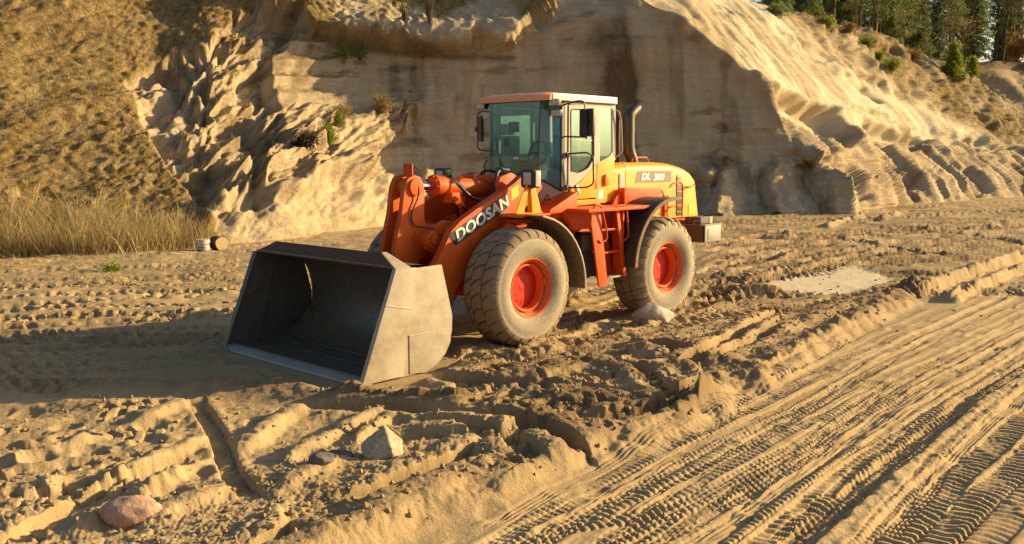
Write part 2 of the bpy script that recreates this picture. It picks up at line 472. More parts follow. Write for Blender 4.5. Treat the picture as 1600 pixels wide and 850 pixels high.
    # long curved ruts across the churned sand
    for i, (p, w_, d_) in enumerate([([(420, 640), (560, 643), (690, 652), (800, 664), (880, 696), (925, 726)], .26, .09), ([(640, 590), (740, 600), (840, 606), (960, 618), (1080, 625)], .3, .07),
            ([(700, 556), (800, 566), (900, 552), (1000, 545), (1090, 560)], .3, .06), ([(560, 700), (680, 690), (790, 690), (880, 665)], .28, .05), ([(880, 660), (960, 660), (1050, 640), (1120, 600)], .28, .08),
            ([(930, 560), (1010, 590), (1060, 640)], .3, .06), ([(620, 665), (720, 672), (800, 700), (850, 740)], .24, .06)]):
        track(p, w_, d_, 'lug', .16, .03, .07, .13, 520+i, .8, .04, .012, .18)
    # straight-walled ruts in the churned strip
    track([(380, 880), (490, 822), (600, 775), (690, 740), (770, 700), (850, 662)], .26, .12, 'lug', .1, .01, .10, .14, 121, .3, .03, .03, .1, brk=.35)
    track([(20, 860), (110, 800), (220, 752), (330, 716)], .30, .10, 'none', .1, .0, .05, .12, 122, .5, .02, .02)
    track([(1070, 580), (1110, 553), (1180, 512), (1240, 486)], .26, .13, 'none', .1, .01, .09, .12, 123, .3, .02, .02, .1)
    track([(1110, 575), (1160, 545), (1235, 505)], .18, .10, 'none', .1, .01, .06, .1, 124, .3, .02, .02, .1)
    track([(960, 520), (1060, 500), (1180, 478)], .4, .05, 'lug', .2, .03, .05, .1, 125, .5, brk=.2)
    # lit ridges of the left foreground
    for i, (p, h, w) in enumerate([([(205, 672), (260, 648), (312, 630)], .09, .13), ([(127, 790), (230, 738), (337, 690)], .12, .13),
            ([(221, 782), (280, 745), (337, 712)], .11, .13), ([(366, 716), (420, 678), (478, 640)], .11, .15),
            ([(440, 732), (500, 700), (548, 672), (606, 645)], .10, .12), ([(-20, 742), (60, 712), (190, 680)], .08, .14),
            ([(-40, 800), (60, 770), (120, 745)], .08, .14), ([(200, 840), (300, 800), (370, 770)], .10, .16),
            ([(420, 790), (500, 745), (560, 720)], .07, .13), ([(-60, 690), (40, 668), (130, 655)], .05, .12),
            ([(545, 716), (580, 680), (618, 652)], .07, .08), ([(60, 850), (140, 830), (230, 800)], .07, .14)]):
        ridge(p, h*.95, w, 130+i, .35, 1.7, -.1)
    track([(306, 618), (322, 655), (346, 705), (372, 752), (400, 800)], .19, .05, 'bar', .06, .022, .03, .06, 151, .75, .03, .012)
    # left mid tracks
    for i, p in enumerate([[(-300, 532), (0, 514), (170, 502), (360, 484)], [(-300, 505), (0, 482), (180, 470), (380, 452)],
                           [(-300, 470), (0, 452), (200, 440), (390, 424)], [(-300, 440), (0, 428), (200, 418), (400, 405)],
                           [(-200, 560), (100, 548), (330, 528), (360, 520)]]):
        track(p, .5, .05, 'lug', .26, .075, .05, .10, 160+i, .6, .04, brk=.45)
    # far right, near-level tracks
    for i, p in enumerate([[(1085, 470), (1150, 447), (1250, 425), (1400, 392), (1600, 362), (1800, 345)],
                           [(1080, 450), (1180, 425), (1300, 400), (1450, 372), (1700, 345)],
                           [(1090, 430), (1200, 402), (1350, 372), (1600, 345)], [(1100, 405), (1250, 378), (1450, 352), (1700, 332)],
                           [(1110, 385), (1300, 350), (1600, 328)], [(1000, 505), (1100, 478), (1180, 462), (1290, 460)],
                           [(1150, 360), (1300, 372), (1420, 392), (1500, 400)], [(1120, 350), (1400, 337), (1700, 320)],
                           [(1250, 340), (1500, 365), (1650, 392)]]):
        track(p, .55, .055, 'lug', .28, .085, .06, .12, 180+i, .6, .06, brk=.5, damp=.1)
    for i, p in enumerate([[(1290, 356), (1320, 344), (1350, 338)], [(1375, 345), (1400, 335), (1418, 332)], [(1505, 358), (1560, 354), (1640, 345)],
                           [(1210, 402), (1235, 398), (1250, 396)], [(1180, 372), (1225, 372), (1240, 368)]]):
        ridge(p, .14, .22, 200+i, .5, 1.5, -.2)
    # wheel tracks behind and under the loader
    for i, p in enumerate([[(700, 580), (790, 545), (900, 500), (1000, 462), (1090, 440)], [(870, 470), (950, 450), (1000, 440)],
                           [(620, 420), (700, 470), (900, 480)], [(860, 545), (930, 525), (990, 500)]]):
        track(p, .55, .045, 'lug', .24, .07, .04, .1, 210+i, .7, .03, brk=.5)
    # ---- the packed road: a sheaf of tyre tracks curving to the upper right
    fam = [  # bottom x at y=850, mid, right end y, width, depth, tread, pitch, amp, berm
        ([(640, 900), (840, 800), (930, 756), (1100, 680), (1250, 612), (1420, 522), (1620, 438)], .13, .02, 'rib', .07, .010, .012),
        ([(700, 900), (900, 800), (1010, 752), (1180, 672), (1330, 590), (1480, 512), (1650, 440)], .24, .018, 'bar', .075, .016, .010),
        ([(830, 900), (960, 835), (1100, 762), (1240, 690), (1380, 602), (1500, 540), (1660, 470)], .22, .022, 'block', .07, .020, .012),
        ([(880, 900), (1020, 828), (1150, 762), (1250, 706), (1340, 640), (1450, 575), (1640, 480)], .20, .020, 'block', .065, .020, .022),
        ([(960, 900), (1060, 846), (1180, 780), (1300, 700), (1420, 612), (1640, 498)], .15, .018, 'rib', .07, .014, .014),
        ([(1020, 910), (1140, 835), (1262, 744), (1360, 672), (1460, 608), (1640, 505)], .08, -.035, 'none', .07, .0, .0),
        ([(1080, 930), (1180, 850), (1300, 752), (1385, 690), (1480, 626), (1640, 522)], .27, .035, 'bar', .085, .026, .03),
        ([(1140, 930), (1230, 850), (1350, 752), (1450, 670), (1530, 610), (1680, 520)], .27, .05, 'bar', .08, .026, .02),
        ([(1290, 930), (1380, 850), (1470, 760), (1560, 680), (1680, 585)], .27, .035, 'bar', .085, .028, .02),
        ([(1360, 930), (1445, 850), (1530, 770), (1620, 690), (1740, 590)], .27, .03, 'bar', .085, .028, .02),
        ([(1440, 930), (1520, 850), (1590, 780), (1700, 690)], .30, .03, 'bar', .09, .028, .02),
        ([(1560, 930), (1640, 840), (1740, 740)], .27, .03, 'block', .08, .022, .02),
        ([(740, 850), (900, 812), (1000, 790), (1120, 775)], .2, .012, 'bar', .07, .014, .01),
        ([(1010, 700), (1150, 640), (1300, 560), (1420, 500), (1600, 425)], .24, .015, 'bar', .08, .014, .01),
        ([(1130, 690), (1240, 640), (1360, 570), (1480, 500), (1640, 425)], .2, .014, 'block', .08, .014, .01),
        ([(1080, 655), (1200, 590), (1330, 520), (1440, 475)], .24, .02, 'bar', .1, .02, .02),
        ([(1200, 740), (1330, 668), (1430, 598), (1560, 520)], .12, .016, 'rib', .07, .012, .01)]
    for i, (p, w, dp, tr, pi_, am, be) in enumerate(fam):
        track(p, w, dp*.75, tr, pi_*1.1, am*1.15, be*.55, .04, 240+i, .9, .02, brk=(.45 if i > 11 else .9))
    rr = np.random.default_rng(23)
    for i in range(15):      # faint older prints between the main ones
        f_ = (i+.5)/15; x0 = 640+f_*760+rr.uniform(-20, 20); ye = 432+f_*170
        track([(x0-60, 900), (x0+.30*(1600-x0), 850-.30*(850-ye)-12), (x0+.62*(1600-x0), 850-.62*(850-ye)-14), (1650, ye-22)], rr.uniform(.08, .22), rr.uniform(.006, .016),
              ['rib', 'bar', 'rib', 'block'][i % 4], rr.uniform(.06, .09), .016, .010, .035, 500+i, .6, .03, brk=.35)
    # flat raised strip between the deep tracks
    strip = inpoly(u+wob*.35, v+wob*.35, [(1195, 900), (1285, 815), (1400, 718), (1505, 632), (1600, 560), (1700, 490), (1730, 500), (1600, 602), (1480, 705), (1385, 790), (1290, 900)], 5)
    tr_m = inpoly(u, v, [(1290, 900), (1385, 790), (1480, 705), (1600, 602), (1900, 900)], 3)
    H = H + strip*(1-tr_m)*(.045 + .010*billow(x*5, y*5, 91, 3))
    # pale smooth hardened patch beside the bank
    pt = inpoly(u+wob*.4, v+wob*.2, [(1185, 447), (1235, 437), (1290, 424), (1335, 415), (1375, 428), (1398, 440), (1360, 452), (1300, 458), (1225, 455)], 4)
    H = H*(1-pt) + pt*(-.01 + .012*np.clip(fbm(x*2.2, y*1.1, 81, 3), 0, 1)); pale = np.maximum(pale, pt*.9); moist_shade *= 1-pt

    H = np.where((H > .11) & (churn+left_f > .4) & (u < 1390), .11+.4*(H-.11), H)
    # tyre-pressed hollows and push-up rims at the loader's wheels
    lx, ly = math.cos(RZ), math.sin(RZ)
    for (X0, Y0) in ((0, 1.08), (0, -1.08), (-3.2, 1.08), (-3.2, -1.08)):
        wx, wy = LOC[0]+X0*lx-Y0*ly, LOC[1]+X0*ly+Y0*lx
        a = (x-wx)*lx+(y-wy)*ly; b = -(x-wx)*ly+(y-wy)*lx
        H = H*(1-.8*np.exp(-(a/.9)**4-(b/.45)**4))
        H += .06*np.exp(-((np.abs(b)-.42)/.09)**2)*np.exp(-(a/.45)**2)*(1+.8*noise2(a*7, b*7, 5)) + .05*np.exp(-((np.abs(a)-.5)/.1)**2)*np.exp(-(b/.3)**4)
    bk = inpoly(u, v, [(340, 535), (380, 500), (700, 540), (720, 560), (690, 590), (570, 612), (450, 590)], 6)
    H = H*(1-bk) + bk*(-.02)
    # pushed-up rim of sand along the bucket lip
    fade = sstep(72, 50, Dr[idx])
    Z = np.zeros_like(X); Z[idx] = H*fade
    MO = np.full_like(X, .25); MO[idx] = np.clip(moist_shade, 0, 1)
    PA = np.zeros_like(X); PA[idx] = pale
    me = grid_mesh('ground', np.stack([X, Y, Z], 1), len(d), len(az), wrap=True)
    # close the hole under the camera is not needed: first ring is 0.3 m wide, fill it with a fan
    attr(me, 'moist_shade', MO); attr(me, 'pale', PA)
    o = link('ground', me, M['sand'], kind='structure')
    return o, (x, y, H, churn, left_f, road, u, v, len(d), len(az), Z, X, Y, Dr, cell)

LOC = (-.70, 13.23)
_c, _s = math.cos(PI/2+2.380533837), math.sin(PI/2+2.380533837)
RZ = PI/2+2.380533837
LOC = (_c*-9.096584848-_s*-9.634872545, _s*-9.096584848+_c*-9.634872545)
ground, GD = build_ground()
GX, GY, GH = GD[0], GD[1], GD[2]
def gz(x, y):
    i = np.argmin((GX-x)**2+(GY-y)**2)
    return float(GH[i])

# loose crumbs on the churned sand (nobody could count them)
def build_clods():
    x, y, H, churn, lf, road = GD[:6]; Dr = np.hypot(x, y)
    area = Dr**3
    w = (churn*1.0 + lf*.15 + .015)*area*(Dr < 22)*(Dr > 4.5)
    n = 7000
    idx = rng.choice(len(x), n, p=w/w.sum())
    ico = bmesh.new(); bmesh.ops.create_icosphere(ico, subdivisions=1, radius=1)
    bv = np.array([v.co[:] for v in ico.verts]); bf = np.array([[v.index for v in f.verts] for f in ico.faces]); ico.free()
    sz = .006+.022*rng.random(n)**3.2
    V = bv[None]*(1+.35*rng.standard_normal((n, len(bv), 1)).clip(-1.2, 1.2))
    V = V*sz[:, None, None]*(.7+.6*rng.random((n, 1, 3)))
    V += np.stack([x[idx], y[idx], H[idx]+sz*.25], 1)[:, None, :]
    F = bf[None]+(np.arange(n)*len(bv))[:, None, None]
    me = poly_mesh('sand_clods', V.reshape(-1, 3), F.reshape(-1, 3))
    attr(me, 'moist_shade', np.repeat(.1+.35*rng.random(n), len(bv)))
    tag(link('sand_clods', me, M['sand'], kind='stuff'), 'loose sand crumbs and clods strewn over the churned ground', 'sand clods')
build_clods()
def build_pebbles():
    x, y, H, churn, lf, road = GD[:6]; Dr = np.hypot(x, y)
    w = (churn*.6+lf*.4+.25)*Dr**3*(Dr < 26)*(Dr > 4.5); n = 420
    idx = rng.choice(len(x), n, p=w/w.sum())
    ico = bmesh.new(); bmesh.ops.create_icosphere(ico, subdivisions=1, radius=1)
    bv = np.array([v.co[:] for v in ico.verts]); bf = np.array([[v.index for v in f.verts] for f in ico.faces]); ico.free()
    sz = .010+.030*rng.random(n)**3
    V = bv[None]*(1+.15*rng.standard_normal((n, len(bv), 1)))*sz[:, None, None]*np.stack([1+.5*rng.random(n), .8+.4*rng.random(n), .5+.3*rng.random(n)], 1)[:, None, :]
    V += np.stack([x[idx], y[idx], H[idx]+sz*.15], 1)[:, None, :]
    me = poly_mesh('pebbles', V.reshape(-1, 3), (bf[None]+(np.arange(n)*len(bv))[:, None, None]).reshape(-1, 3), True)
    M['pebble'] = stone_material('pebble', (.16, .13, .10), (.34, .28, .21), (.55, .47, .37), 3)
    tag(link('pebbles', me, M['pebble'], kind='stuff'), 'small grey and tan pebbles scattered over the sand', 'pebbles')
build_pebbles()

# ============================================================ THE SAND CLIFF
def zpy(z, Y):   # survey row of a point of height z at depth Y
    return float(project(0., Y, z)[1])
COLS = {
 -1700: [('z', 0, 17), ('z', 1, 19), ('z', 3, 22), ('z', 6, 27), ('z', 8.5, 31), ('z', 10.5, 35), ('z', 11, 70)],
 -900: [('z', 0, 20), ('z', 1, 22.5), ('z', 3, 26), ('z', 6, 31), ('z', 8.5, 35), ('z', 10.5, 39), ('z', 11, 70)],
 0: [(402, 23), (330, 25.0), (240, 27.2), (130, 30.0), (0, 33.8), (-60, 36.5), ('z', 11, 72)],
 150: [(398, 23.7), (330, 26), (240, 28.6), (130, 32), (0, 36.4), (-60, 39.4), ('z', 11, 72)],
 250: [(392, 24.8), (330, 27.2), (240, 29.8), (140, 33.2), (0, 38.5), (-60, 41.5), ('z', 11, 72)],
 330: [(384, 26.2), (310, 28.6), (200, 31.6), (60, 36), (0, 38.8), (-60, 41.8), ('z', 11, 72)],
 420: [(374, 28), (295, 30.6), (200, 34.0), (20, 39.2), (0, 40.0), (-60, 42.3), ('z', 11, 72)],
 520: [(362, 31), (275, 34.0), (170, 37.8), (60, 39.8), (0, 41.5), (-60, 44.5), ('z', 11, 74)],
 620: [(350, 34.6), (275, 38.2), (180, 39.8), (75, 40.7), (0, 43.2), (-50, 46), ('z', 11, 76)],
 750: [(343, 37.0), (290, 39.2), (190, 40.3), (78, 41.3), (0, 44.2), (-50, 47.5), ('z', 11.3, 78)],
 870: [(339, 38.6), (290, 40.2), (180, 40.9), (40, 41.9), (0, 43), (-50, 48), ('z', 11.5, 80)],
 1000: [(336, 39.8), (280, 41), (150, 41.7), (5, 43.0), (-5, 43.8), (-45, 51), ('z', 11.7, 84)],
 1100: [(331, 42), (262, 42.2), (160, 42.5), (74, 43.4), (0, 51), (-22, 55), ('z', 11.5, 86)],
 1175: [(328, 43), (245, 43.3), (185, 43.6), (132, 44.3), (50, 53.5), (6, 58), ('z', 11.0, 88)],
 1290: [(327, 44.2), (290, 46.0), (240, 48.0), (190, 50.5), (105, 57.5), (38, 63), ('z', 10.5, 90)],
 1400: [(322, 47.5), (288, 50), (250, 52.5), (212, 55), (142, 60.5), (74, 66), ('z', 9.5, 84)],
 1500: [(314, 52.2), (284, 55), (252, 58), (218, 61), (165, 66), (122, 70), ('z', 7.2, 80)],
 1600: [(306, 58.5), (282, 61), (256, 64), (230, 67), (206, 70), (188, 73), ('z', 4.5, 84)],
 1750: [(300, 64), (285, 66.5), (270, 69), (255, 72), (240, 75), (230, 78), ('z', 2.8, 88)],
 2300: [('z', -.1, 84), ('z', .6, 87), ('z', 1.5, 90), ('z', 2.4, 93), ('z', 3.2, 96), ('z', 3.6, 100), ('z', 2.6, 108)],
 3200: [('z', -.1, 130), ('z', .6, 133), ('z', 1.5, 136), ('z', 2.4, 140), ('z', 3.2, 144), ('z', 3.6, 148), ('z', 2.6, 158)]}
def smooth1(a, k, axis):
    for _ in range(k):
        p = np.concatenate([np.take(a, [0], axis), a, np.take(a, [-1], axis)], axis)
        n = a.shape[axis]
        a = .25*np.take(p, range(n), axis)+.5*np.take(p, range(1, n+1), axis)+.25*np.take(p, range(2, n+2), axis)
    return a
def build_cliff():
    keys = sorted(COLS)
    tab = np.array([[[(q[0] if q[0] != 'z' else zpy(q[1], q[2])), (q[1] if q[0] != 'z' else q[2])] for q in COLS[k]] for k in keys], float)
    ucol = np.concatenate([np.linspace(-1700, -120, 60), np.arange(-110, 180, 3.4), np.arange(180, 680, 1.9), np.arange(680, 1720, 2.9), np.linspace(1730, 3200, 60)])
    # resample rows: weights by survey height
    rows = [60, 90, 95, 95, 70, 26, 24]
    vk = np.concatenate([[k+t/rows[k] for t in range(rows[k])] for k in range(6)]+[[6.]])
    T = np.zeros((len(vk), len(ucol), 2))
    R = np.zeros((7, len(ucol), 2))
    for r in range(7):
        for c in range(2): R[r, :, c] = np.interp(ucol, keys, tab[:, r, c])
    R = smooth1(R, 30, 1)
    for j in range(2):
        for i, v in enumerate(vk):
            k = min(int(v), 5); t = v-k
            T[i, :, j] = R[k, :, j]*(1-t)+R[k+1, :, j]*t
    T[:-10] = smooth1(T, 40, 0)[:-10]
    PY, YY = T[..., 0], T[..., 1].copy()
    U = np.broadcast_to(ucol[None], PY.shape).copy()
    # the cut face and the bank meet in a crease: a flat face left of the ridge, one plane falling away right of it
    ur = np.interp(PY, [-60, 0, 75, 130, 240, 330, 400], [950, 1010, 1100, 1172, 1255, 1335, 1390])
    yf = lambda uu_: np.interp(-PY, [-335, -280, -150, -5, 60], [39.9, 41., 41.7, 42.8, 43.4])+(uu_-1000)*.0035
    y14 = np.interp(-PY, [-322, -288, -250, -212, -142, -74, 0, 60], [47.5, 50, 52.5, 55, 60.5, 66, 72, 77])
    tt = np.clip((U-ur)/(1400-ur), 0, 1.3)
    Yn = np.where(U < ur, yf(U), yf(ur)+(y14-yf(ur))*tt)
    wgt = sstep(930, 1000, U)*(1-sstep(1320, 1480, U))*(1-sstep(4.7, 5.2, np.broadcast_to(vk[:, None], U.shape)))
    YY = YY*(1-wgt)+Yn*wgt
    # fans of fallen sand at the foot: half cones leaning on the face
    cone = np.zeros_like(YY); cw_n = 11*fbm(U*.035, PY*.03, 368, 4)
    for (cu, cv, hw_, dep) in ((1120, 232, 70, 3.2), (1172, 258, 52, 2.2), (1216, 240, 66, 2.6), (1275, 262, 52, 2.), (1060, 262, 60, 2.6), (985, 270, 60, 2.2), (905, 275, 60, 2.), (820, 270, 60, 2.), (735, 268, 60, 2.), (660, 262, 50, 1.8),
                               (1345, 262, 46, 1.6), (1405, 258, 50, 1.8), (1472, 256, 46, 1.7), (1535, 254, 50, 1.8), (1600, 250, 50, 1.8)):
        dn = np.clip((PY-cv+cw_n)/(332-cv), 0, 1.2)
        cone = np.maximum(cone, (.68 if cu in (1120, 1216) else .48)*dep*dn*np.clip(1-np.abs(U-cu-(.12 if cu < 1250 else .55)*(PY-cv)+1.6*cw_n)/(hw_*1.15*np.maximum(dn, .02)+3), 0, 1))
    YY = YY-cone
    PY = PY+4.5*cone*(1-sstep(0, .9, np.broadcast_to(vk[:, None], U.shape)))
    a, b = (U-800)/FPX, (PY-425)/FPX
    t = YY/(cp-b*sp)
    X = a*t; Z = CAMH+(-sp-b*cp)*t; Y = YY.copy()
    # outward displacement field, m
    u, v = U, PY
    s = .8*X+.6*Y                                     # along the strike of the right bank
    big = 1.0*fbm(X*.16, Z*.2+Y*.1, 301, 2)
    D = .28*big
    wb = 13*fbm(X*.5, Z*.5, 303, 5, .62); uw, vw = u+wb, v+wb
    slump = inpoly(uw, vw, [(205, 130), (262, 88), (330, 48), (395, 15), (480, 30), (430, 95), (440, 180), (420, 260), (400, 345), (330, 352), (262, 262), (228, 200)], 5)
    face = inpoly(uw, vw, [(330, 48), (420, 10), (520, 62), (640, 78), (800, 80), (850, 50), (872, -60), (1005, -60), (1180, 135), (1255, 240), (1300, 300), (1100, 262), (870, 290), (640, 290), (560, 180), (430, 180), (395, 90)], 8)
    rim = inpoly(uw, vw, [(400, -80), (400, 8), (470, 50), (520, 66), (600, 74), (700, 82), (805, 80), (852, 48), (872, 0), (872, -80)], 1.6)
    debris = inpoly(uw, vw, [(398, 188), (470, 178), (540, 190), (600, 180), (652, 158), (657, 185), (605, 222), (560, 262), (560, 300), (400, 330)], 4)
    right = inpoly(uw, vw, [(1010, -10), (1110, 74), (1180, 132), (1290, 200), (1420, 225), (1600, 235), (1600, 400), (3300, 400), (3300, -400), (1010, -400)], 8)
    rlow = inpoly(uw, vw, [(1165, 122), (1290, 200), (1420, 225), (1600, 235), (3300, 260), (3300, 420), (1340, 420), (1290, 300), (1240, 220)], 6)
    lgrass = inpoly(uw*1.0, vw*1.0, [(-2500, -600), (470, -600), (470, 2), (400, 12), (330, 45), (262, 85), (203, 130), (225, 200), (258, 265), (325, 352), (330, 480), (-2500, 480)], 4)
    fan = inpoly(uw, vw, [(620, 400), (620, 330), (700, 300), (1080, 300), (1090, 240), (1120, 235), (1180, 262), (1240, 240), (1300, 300), (1360, 400)], 10)
    D -= .55*slump
    D += .6*sstep(0, 1, np.exp(-(((u-372)/42)**2+((v-275)/55)**2)))*1.2
    D += .85*rim + .35*rim*np.exp(-((vw-70)/14)**2)
    D += .55*debris
    # slump blocks: tilted terraces
    nz1 = fbm(X*.45, Z*.45, 312, 4); nz2 = fbm(X*.9+5, Z*.9, 316, 4)
    def saw(q, w=.12):
        f_ = q-np.floor(q); return np.where(f_ < 1-w, f_/(1-w), (1-f_)/w)
    sa = saw((X*.97-Z*.22)/1.6+1.0*nz1); sb = saw((X*.8-Z*.7)/.62+.6*nz2, .18)
    sc = saw((Z*1.0+X*.25)/1.3+.6*nz2, .2)
    D += slump*(.46*sa*sstep(-.5, .2, nz1) + .12*sb*sstep(-.2, .4, nz2) + .26*sc*sstep(-.4, .3, nz2) - .25 + .24*puff(X*.9, Z*.9, 313, 6, .58))
    w1b, w2b, cidb = worley(X*1.5, Z*1.3, 315)
    D += debris*(.28*sa + .22*sb + .1*(cidb-.4)) + slump*.12*(cidb-.4)*sstep(0, .2, w2b-w1b)
    low = inpoly(uw, vw, [(320, 300), (420, 240), (560, 250), (640, 265), (760, 290), (760, 460), (290, 460)], 14)
    wl1, wl2, wlc = worley(X*.9+.3*fbm(X, Z, 322, 2), Z*.9, 323)
    D += low*(.34*puff(X*.45, Z*.5, 321, 5, .55)+.15 + .22*sa*sstep(-.3, .3, nz2) + .15*sb*sstep(-.2, .4, nz1))
    # vertical face: gentle strata ledges
    st = fbm(X*.12, Z*1.9+.1*X, 331, 4)
    D += face*(.035*st + .05*puff(X*.9, Z*.5, 334, 4) + .07*fbm(X*.35, Z*.3, 333, 3) + .012*billow(X*1.2, Z*3.2, 335, 3))
    led = face*inpoly(u, v, [(380, 40), (540, 50), (560, 120), (440, 150), (380, 150)], 20)
    lw = Z*1.25+.35*fbm(X*.35, Z*.2, 341, 2)
    D += led*.22*(np.abs((lw % 1)-.5)*2)**2
    # right bank: erosion gullies down the fall line
    gul = billow(s*.42, Z*.09, 351, 4, .55)
    gs = 1-saw(s*.62+Z*.05+.8*fbm(s*.3, Z*.18, 352, 3), .16); gs2 = 1-saw(s*1.7+.7*fbm(s*.6, Z*.3, 356, 3), .22)
    D += right*(.13*gul + .08*gs*sstep(-.2, .5, fbm(s*.2, Z*.25, 359, 2)) + .04*gs2*sstep(0, .5, fbm(s*.4, Z*.3, 360, 2)) + .09*billow(s*1.7, Z*.22, 353, 4) + .05*puff(s*3.5, Z*1.6, 354, 3))
    for li, (ln, am_) in enumerate([([(1300, 172), (1370, 189), (1454, 210), (1620, 251), (1900, 280)], .55), ([(1328, 109), (1380, 140), (1424, 160), (1500, 180), (1596, 218), (1800, 262)], .65),
                                    ([(1278, 36), (1350, 68), (1400, 88), (1454, 112), (1492, 128)], .8), ([(1240, 193), (1290, 210), (1328, 238)], .5), ([(1357, 196), (1400, 205), (1445, 232)], .5),
                                    ([(1200, 40), (1260, 85), (1310, 120)], .4), ([(1470, 240), (1530, 250), (1600, 275)], .45), ([(1290, 250), (1340, 262), (1400, 285)], .4)]):
        rag = 9*fbm(X*.7, Z*.7, 600+li, 5, .6)
        _, nn, _L = polydist(u, v+rag, ln)
        am_ = am_*.55*sstep(-.5, .3, fbm(u*.008, v*.0+li, 620+li, 2)+.1)
        D += am_*np.where(nn > 0, np.exp(-(nn/16)**2), np.exp(-(np.minimum(nn, 0)/2.2)**2)) - am_*.25*np.where(nn <= 0, np.exp(-((nn+9)/9)**2), 0) 
    blk = sstep(.1, .5, fbm(s*.25, Z*.5, 355, 3))
    D += rlow*(.42*billow(s*.6, Z*.10, 357, 5, .55) + .0*blk)
    # the spur left of the bank
    s1, n1, L1 = polydist(u, v, [(1010, 0), (1100, 74), (1172, 128), (1210, 172), (1250, 225), (1280, 275), (1345, 330)])
    D += np.where(n1 < 0, .4*np.exp(-(n1/3)**2), .4*np.exp(-(n1/40)**2))*sstep(0, 60, s1)
    s2, n2, L2 = polydist(u, v, [(1180, 132), (1250, 175), (1330, 205), (1440, 215), (1600, 228)])
    D += 0
    # talus cones at the foot
    D += fan*.14*puff(X*1.2, Z*.8, 363, 5, .6)
    for hp, hd in (([(1180, 130), (1240, 152), (1307, 182), (1338, 226), (1312, 242), (1262, 216), (1222, 190)], 1.2), ([(1345, 196), (1400, 208), (1448, 224), (1432, 242), (1362, 228)], .7), ([(1490, 216), (1560, 232), (1548, 244), (1500, 234)], .5),
                   ([(1262, 262), (1300, 262), (1345, 300), (1330, 312)], .5), ([(1362, 258), (1392, 262), (1430, 300), (1412, 308)], .5), ([(1470, 262), (1502, 266), (1540, 300), (1520, 304)], .45), ([(1320, 128), (1352, 134), (1372, 160), (1345, 158)], .5),
                   ([(1240, 60), (1280, 78), (1300, 104), (1268, 100)], .35)):
        D -= hd*inpoly(u+.8*wb, v+.7*wb, hp, 3)
    for (cu, cv, cw, ch) in ((370, 300, 24, .8), (545, 290, 22, .7), (600, 300, 26, .7), (480, 290, 30, .6), (420, 330, 26, .6)):
        spread = cw*(1+np.maximum(0, v-cv)/45)*(1+.25*fbm(X*.8, Z*.8, 366, 3))
        D += ch*sstep(cv-25, cv+25, v)*np.exp(-((u-cu)/spread)**2)
    # grassy hill: diagonal terracettes
    D += lgrass*(.10*fbm((X+Z)*.2, (Z-X*.45)*.9, 371, 3) + .02*puff(X*1.3, Z*1.3, 372, 3) + .25*fbm(X*.3, Z*.3, 373, 2))
    crest = inpoly(uw, vw, [(1130, -60), (1200, 8), (1290, 70), (1400, 150), (1500, 200), (1600, 240), (3300, 300), (3300, -400), (1130, -400)], 10)
    D += crest*.22*billow(X*.8, Z*1.4, 375, 3)
    # fine crumbly relief everywhere
    rough = (1-.75*face)*(1-.65*right*(1-crest))
    D += rough*(.07*puff(X*2.4, Z*2.4+Y, 381, 4) + .03*fbm(X*9, Z*9, 383, 2))
    foot = sstep(-.02, .06, np.broadcast_to(vk[:, None], u.shape)/6)
    D *= .35+.65*foot
    back = 1-sstep(5.3, 5.9, np.broadcast_to(vk[:, None], u.shape))
    D *= back
    D = smooth1(D, 1, 1)
    # surface normal of the base sheet
    P = np.stack([X, Y, Z], -1)
    du = np.gradient(P, axis=1); dv = np.gradient(P, axis=0)
    N = np.cross(smooth1(du, 12, 1), smooth1(dv, 12, 0)); N /= np.linalg.norm(N, axis=-1, keepdims=True)+1e-9
    if N[150, 400, 1] > 0: N = -N
    Pn = P+N*D[..., None]
    for i_ in range(48):
        t_ = (i_/48)**.8; Pn[i_, :, 2] = -.12*(1-t_)+Pn[i_, :, 2]*t_
    Pn[0, :, 2] = -.8
    # colour masks (soil differences; sunlight on the right bank is painted in as paler sand)
    gN = np.cross(np.gradient(Pn, axis=1), np.gradient(Pn, axis=0)); gN /= np.linalg.norm(gN, axis=-1, keepdims=True)+1e-9
    if gN[150, 400, 1] > 0: gN = -gN
    upf = gN[..., 2]
    grass = lgrass*.95
    grass = np.maximum(grass, rim*sstep(-.2, .5, fbm(X*.4, Z*.5, 391, 3)+.25-(v-20)/90)*.9)
    grass = np.maximum(grass, crest*.85*sstep(-.5, .5, fbm(X*.3, Z*.4, 393, 3)+.2))
    grass = np.maximum(grass, slump*sstep(.1, .5, upf+.25*nz2)*sstep(-.35, .2, nz1+.2)*sstep(.15, .4, sa)*.7)
    grass = np.maximum(grass, led*sstep(.4, .75, upf)*.8)
    grass = np.where(np.broadcast_to(vk[:, None], u.shape) > 5.0, .9, grass)
    moist_shade = .75*np.exp(-(((uw-935)/38)**2+((vw-60)/32)**2)) + 1.2*np.exp(-(((uw-965)/30)**2+((vw-130)/45)**2)) \
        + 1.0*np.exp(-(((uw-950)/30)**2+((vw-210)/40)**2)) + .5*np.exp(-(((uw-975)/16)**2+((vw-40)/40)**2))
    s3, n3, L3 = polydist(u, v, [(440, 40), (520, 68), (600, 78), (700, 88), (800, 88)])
    moist_shade += .7*np.exp(-((n3+2)/6)**2)
    moist_shade += slump*.45*sstep(.1, .6, fbm(X*.9, Z*.9, 395, 3)) + debris*.45*sstep(.2, .6, upf+.3*fbm(X, Z, 396, 2))
    moist_shade += rlow*.35*blk + crest*.25
    moist_shade += face*(.45*sstep(.15, .7, fbm(X*.9, Z*.16, 398, 4)) + .5*sstep(.35, .8, fbm(X*.5, Z*1.5, 399, 3)))
    moist_shade += .8*np.exp(-(((uw-455)/26)**2+((vw-250)/20)**2))
